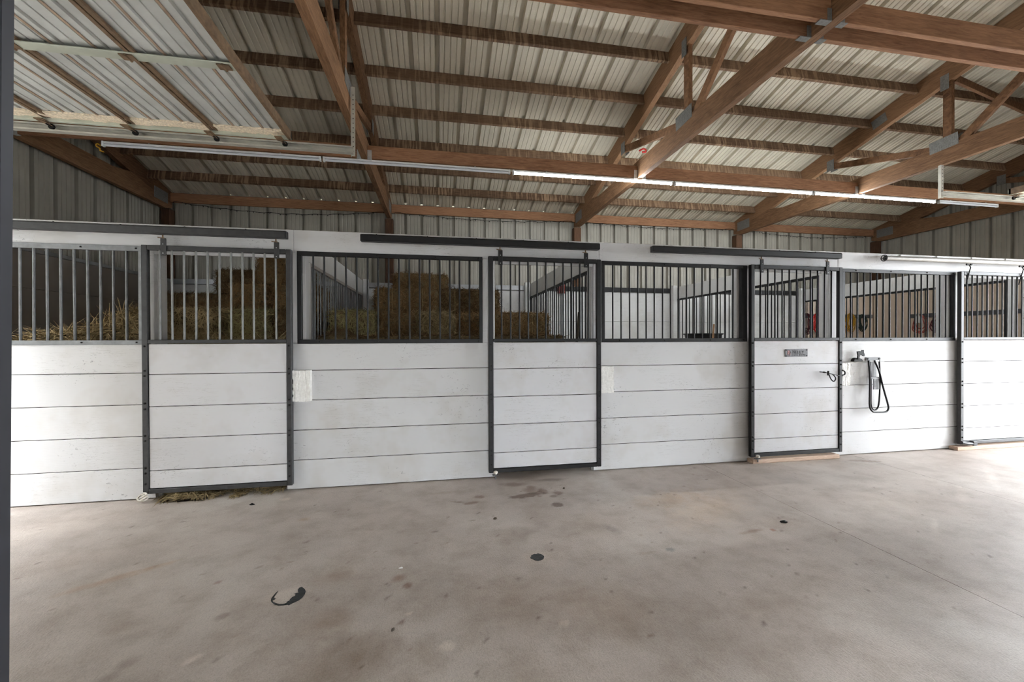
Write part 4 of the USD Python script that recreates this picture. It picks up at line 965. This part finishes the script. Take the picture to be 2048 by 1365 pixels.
def face_points(v, f, n, seed):
    r_ = np.random.default_rng(seed)
    a, b, c = v[f[:, 0]], v[f[:, 1]], v[f[:, 2]]
    cr = np.cross(b - a, c - a); ar = np.linalg.norm(cr, axis=1)
    k = r_.choice(len(f), n, p=ar / ar.sum()); u_ = r_.uniform(size=(n, 2)); fl = u_.sum(1) > 1; u_[fl] = 1 - u_[fl]
    return a[k] + u_[:, :1] * (b - a)[k] + u_[:, 1:] * (c - a)[k], (cr / (ar[:, None] + 1e-12))[k]

BL, BW, BH = .84, .43, .345
def bale_meshes(seed, lx=BL, n=3600, mess=1.0):
    v, f = grid_box(-lx / 2, lx / 2, -BW / 2, BW / 2, 0, BH, .035)
    h = np.array([lx / 2, BW / 2, BH / 2]); c = v - [0, 0, BH / 2]
    rr_ = .05; inner = np.clip(c, -(h - rr_), h - rr_); d = c - inner; L = np.linalg.norm(d, axis=1, keepdims=True)
    c = np.where(L > 1e-9, inner + d / np.maximum(L, 1e-9) * rr_, c)
    nz = np.stack([meshkit.fbm(c * 7 + 5 * k + seed * 3.1, 3, seed + k) - .5 for k in range(3)], 1)
    c = c + nz * [.05, .05, .03] * mess
    c[:, 1] -= .012 * np.sign(c[:, 1]) * (np.exp(-((np.abs(c[:, 0]) - .2) / .03) ** 2))   # twine pinches
    v = c + [0, 0, BH / 2]; v[:, 2] = np.maximum(v[:, 2], 0.0)
    p, nm = face_points(v, f, 1800, seed)
    keep = p[:, 2] > .01
    st_ = strands(p[keep], nm[keep], n, (.05, .17), seed + 9, lift=.55 * mess)
    st_[0][:, 2] = np.maximum(st_[0][:, 2], .001)
    tw = []
    for x_ in (-.2, .2):
        tw.append(tube([(x_, s_ * (BW / 2 + .004) if abs(t_) < 2 else 0, 0) for s_, t_ in ()] or [(x_, -BW / 2 - .012, .03), (x_, -BW / 2 - .012, BH - .03), (x_, -BW / 2 + .03, BH + .010), (x_, BW / 2 - .03, BH + .010), (x_, BW / 2 + .012, BH - .03), (x_, BW / 2 + .012, .03)], .003, 5))
    return (v, f), st_, tw
PROTO = {}
def bale(kind, x_, y, z, rz, lab, group):
    """kind: (variant seed, strand material). First of a kind is built, the rest refer to it."""
    name = "hay_bale"
    path = numbered("/World/" + name)
    X = UsdGeom.Xform.Define(stage, path)
    if kind not in PROTO:
        seed, m = kind
        (v, f), s_, tw = bale_meshes(seed)
        n0 = Node(path, (0, 0, 0))
        part(n0, "bale_body", (v, f), "hay_body", smooth=True)
        part(n0, "straw", s_, m, kind="stuff")
        for q in tw: part(n0, "twine", q, "twine")
        PROTO[kind] = path
    else:
        X.GetPrim().GetReferences().AddInternalReference(PROTO[kind])
        X.GetPrim().SetInstanceable(True)
    X.ClearXformOpOrder()
    X.AddTranslateOp(opSuffix="place").Set(Gf.Vec3d(x_, y, z)); X.AddRotateZOp(opSuffix="turn").Set(rz)
    tag(X.GetPrim(), lab, "hay bale", group)
G1, G2 = "hay bales in the first stall", "hay bales in the second stall"
T = [1.410 + k * (BH + .012) for k in range(4)]
BR, GD, GR = (1, "hay_brown"), (2, "hay_gold"), (3, "hay_green")
# first stall
bale(GD, -2.60, 5.36, T[0], 90, "loose golden hay bale end, right behind the white door post", G1)
bale(GR, -2.07, 5.44, T[0], 91, "grey-green hay bale end beside the golden bale, behind the grey door bars", G1)
bale(BR, -1.62, 5.46, T[0], 89, "hay bale end squeezed against the divider, behind the grey door bars", G1)
bale(BR, -2.30, 6.00, T[1], 88, "brown hay bale end set back above the grey-green bale", G1)
bale((4, "hay_brown"), -1.74, 5.85, T[1], 91, "brown hay bale under the topmost bale by the divider", G1)
bale(BR, -2.0, 6.05, T[2], 87, "topmost brown hay bale by the divider, behind the grey door bars", G1)
bale((4, "hay_brown"), -2.85, 7.05, T[2], 2, "dim topmost hay bale at the back of the first stall", G1)
bale(BR, -2.85, 7.05, T[1], 1, "dim hay bale under the topmost one at the back of the first stall", G1)
bale(BR, -3.62, 7.10, T[1], 0, "dim hay bale in the back corner of the first stall", G1)
bale((4, "hay_brown"), -3.3, 7.05, T[0], 1, "dim low hay bale at the back of the first stall", G1)
bale(BR, -2.45, 7.05, T[0], 1, "low hay bale hidden in shade at the back of the first stall", G1)
# second stall
bale(GD, -.03, 5.62, T[0], 90, "light golden hay bale facing out at the front of the second stall", G2)
bale(GR, -.99, 5.42, T[0], 88, "green-brown hay bale nearest the pale-rod divider in the second stall", G2)
bale(BR, -.52, 5.72, T[0], 91, "dark brown hay bale low between the golden and green-brown bales", G2)
bale((4, "hay_brown"), .47, 5.85, T[0], 90, "shaded low hay bale just past the golden bale in the second stall", G2)
bale(BR, -.42, 5.98, T[1], 3, "large brown hay bale lying lengthwise on the second stall's stack", G2)
bale((4, "hay_brown"), .44, 6.02, T[1], -2, "brown hay bale lying lengthwise above the golden bale", G2)
bale((4, "hay_brown"), -.28, 7.0, T[2], 6, "topmost hay bale of the second stall's stack, against the steel wall", G2)
bale(BR, -.33, 6.95, T[1], 1, "hay bale hidden behind the large lengthwise bale", G2)
bale((4, "hay_brown"), 1.02, 5.48, T[0], -1, "brown hay bale lengthwise behind the second sliding door's bars", G2)
bale(GR, -1.02, 6.6, T[0], 90, "shaded hay bale deep beside the pale-rod divider", G2)

def heap(name, x0, x1, y0, y1, hfun, seed, lab, m, n, length=(.05, .16), base=0.0, step=.05, lift=.7, cut=False):
    xs, ys = np.arange(x0, x1 + 1e-6, step), np.arange(y0, y1 + 1e-6, step)
    gx, gy = np.meshgrid(xs, ys, indexing="ij")
    z = hfun(gx, gy) + (meshkit.fbm(np.stack([gx * 6, gy * 6, np.zeros_like(gx)], -1), 3, seed) - .5) * .05
    z = np.maximum(z, base + .002)
    n_, m_ = gx.shape
    topv = np.stack([gx, gy, z], -1).reshape(-1, 3); low = topv.copy(); low[:, 2] = base
    I, J = np.meshgrid(np.arange(n_ - 1), np.arange(m_ - 1), indexing="ij")
    q = np.stack([I * m_ + J, (I + 1) * m_ + J, (I + 1) * m_ + J + 1, I * m_ + J + 1], -1).reshape(-1, 4)
    ft = np.vstack([q[:, [0, 1, 2]], q[:, [0, 2, 3]]])
    N = len(topv)
    rim = [(k, 0) for k in range(n_)] + [(n_ - 1, k) for k in range(1, m_)] + [(k, m_ - 1) for k in range(n_ - 2, -1, -1)] + [(0, k) for k in range(m_ - 2, 0, -1)]
    ri = [a * m_ + b for a, b in rim]
    sk = []
    for k in range(len(ri)):
        a, b = ri[k], ri[(k + 1) % len(ri)]
        sk += [(a, N + a, N + b), (a, N + b, b)]
    v, f = np.vstack([topv, low]), np.vstack([ft, np.array(sk), ft[:, ::-1] + N])
    if cut:
        ok = (z.reshape(-1) > base + .012)[ft].all(1); v, f = np.vstack([topv, low]), np.vstack([ft[ok], ft[ok][:, ::-1] + N])
    t = thing(name, lab, "loose hay", ((x0 + x1) / 2, (y0 + y1) / 2, base), kind="stuff")
    part(t, "packed_hay", (v, f), "hay_body", smooth=40)
    vis = z.reshape(-1) > base + .006
    p, nm = face_points(topv, ft[vis[ft].all(1)], 2500, seed)
    part(t, "straw", strands(p, nm, n, length, seed + 3, lift=lift, droop=.25), m, kind="stuff")
bump_ = lambda gx, gy, cx, cy, sx, sy, h: h * np.exp(-((gx - cx) / sx) ** 2 - ((gy - cy) / sy) ** 2)
heap("hay_layer", -4.30, -1.42, 4.95, 7.60, lambda gx, gy: 1.385 + 0 * gx, 30, "packed hay under the bales of the first stall", "hay_brown", 300, (.03, .05), lift=.1)
heap("hay_layer", -1.22, 1.30, 4.95, 7.55, lambda gx, gy: 1.385 + 0 * gx, 30, "packed hay under the bales of the second stall", "hay_brown", 300, (.03, .05), lift=.1)
heap("hay_heap", -4.10, -1.46, 4.48, 4.88, lambda gx, gy: 1.36 + bump_(gx, gy, -3.0, 4.74, .36, .28, .31) + bump_(gx, gy, -3.58, 4.62, .22, .2, .12) + bump_(gx, gy, -2.85, 5.05, .25, .3, .12), 31,
     "loose golden hay heaped behind the galvanised grille of the first stall", "hay_gold", 5200, (.10, .26), lift=.95)
heap("hay_heap", -1.20, 1.42, 4.46, 4.88, lambda gx, gy: 1.43 + bump_(gx, gy, -1.02, 4.62, .14, .14, .08) + bump_(gx, gy, 0, 4.6, 1.3, .2, .03), 41,
     "loose brown hay along the sill of the second stall's grille", "hay_brown", 4200, (.05, .16), lift=.6)
heap("hay_litter", -2.49, -1.42, 4.075, 4.60, lambda gx, gy: .004 + bump_(gx, gy, -2.27, 4.20, .16, .10, .075) + bump_(gx, gy, -1.65, 4.32, .24, .07, .05) + bump_(gx, gy, -1.95, 4.34, .3, .06, .03), 51,
     "dry hay spilling out under the hay stall door", "hay_gold", 1500, (.05, .15), step=.03, lift=.35, cut=True)

# ================================================================ BITS ON THE FLOOR
def patch(name, pts, lab, cat, m="tar", h=.0022):
    p = np.array(pts); a = sum(p[k][0] * p[(k + 1) % len(p)][1] - p[(k + 1) % len(p)][0] * p[k][1] for k in range(len(p)))
    if a < 0: p = p[::-1]
    v, f = extrude([tuple(q) for q in p], .0004, h, 2)
    solo(name, (v, f), m, lab, cat)
cres = [(-.902, 2.527), (-.903, 2.517), (-.908, 2.497), (-.910, 2.470), (-.910, 2.454), (-.904, 2.434), (-.892, 2.419), (-.872, 2.398), (-.851, 2.387), (-.823, 2.383), (-.804, 2.385), (-.795, 2.378), (-.782, 2.393), (-.768, 2.403), (-.756, 2.414), (-.745, 2.435), (-.741, 2.467), (-.744, 2.492), (-.753, 2.510), (-.768, 2.529), (-.782, 2.541), (-.791, 2.533),
        (-.793, 2.517), (-.788, 2.500), (-.779, 2.488), (-.791, 2.484), (-.799, 2.479), (-.790, 2.472), (-.790, 2.458), (-.801, 2.450), (-.807, 2.428), (-.805, 2.419), (-.814, 2.413), (-.815, 2.400), (-.829, 2.394), (-.850, 2.398), (-.869, 2.409), (-.886, 2.421), (-.897, 2.436), (-.886, 2.450), (-.9015, 2.465), (-.8995, 2.488), (-.8985, 2.514)]
patch("tar_mark", cres, "black horseshoe-shaped tar mark on the concrete", "tar mark")
rr = random.Random(12)
bl = [(.632 + .042 * (.86 + .30 * float(meshkit.noise(np.array([3 * math.cos(a), 3 * math.sin(a), .5]), 3))) * math.cos(a), 2.608 + .042 * (.86 + .30 * float(meshkit.noise(np.array([3 * math.cos(a), 3 * math.sin(a), .5]), 3)) + .06 * rr.uniform(-1, 1)) * math.sin(a)) for a in np.linspace(0, 2 * math.pi, 40)[:-1]]
patch("tar_mark", bl, "round black tar blob in the middle of the concrete floor", "tar mark")
def lump(name, x_, y, l, w, h, rz, m, lab, cat, seed):
    v, f = grid_box(-1, 1, -1, 1, 0, 1, .34); L = np.linalg.norm(v - [0, 0, .3], axis=1, keepdims=True)
    v = (v - [0, 0, .3]) / L * .9 + [0, 0, .3]; v = v + (np.stack([meshkit.fbm(v * 2.3 + 3 * k, 2, seed + k) for k in range(3)], 1) - .5) * .9
    v[:, 2] = np.clip(v[:, 2], 0, None)
    v = v * [l / 2, w / 2, h]; c, s_ = math.cos(rz), math.sin(rz)
    v = np.column_stack([x_ + v[:, 0] * c - v[:, 1] * s_, y + v[:, 0] * s_ + v[:, 1] * c, v[:, 2] + .0003])
    solo(name, (v, f), m, lab, cat, smooth=40)
lump("dry_leaf", 2.624, 2.753, .055, .025, .014, -.35, "black_iron", "curled black leaf on the concrete in front of the nameplate door", "leaf", 1)
lump("wood_chip", -.235, 2.637, .030, .010, .006, .1, "bottle_white", "white paint chip on the floor, beside two brown spots", "paint chip", 2)
lump("bark_bit", .437, 3.223, .030, .016, .012, .2, "dark_stick", "small dark bark bit on the floor before the second sliding door", "bark bit", 3)
lump("bark_bit", -.224, 2.081, .022, .010, .010, .9, "dark_stick", "small dark bark bit on the floor, nearest the viewpoint", "bark bit", 4)
lump("bark_bit", -1.585, 3.88, .045, .014, .012, .1, "black_iron", "black bark bit on the pale apron of the hay stall door", "bark bit", 5)
lump("bark_bit", 1.17, 3.76, .022, .016, .010, .1, "dark_stick", "dark crumb on the pale apron of the second sliding door", "bark bit", 6)
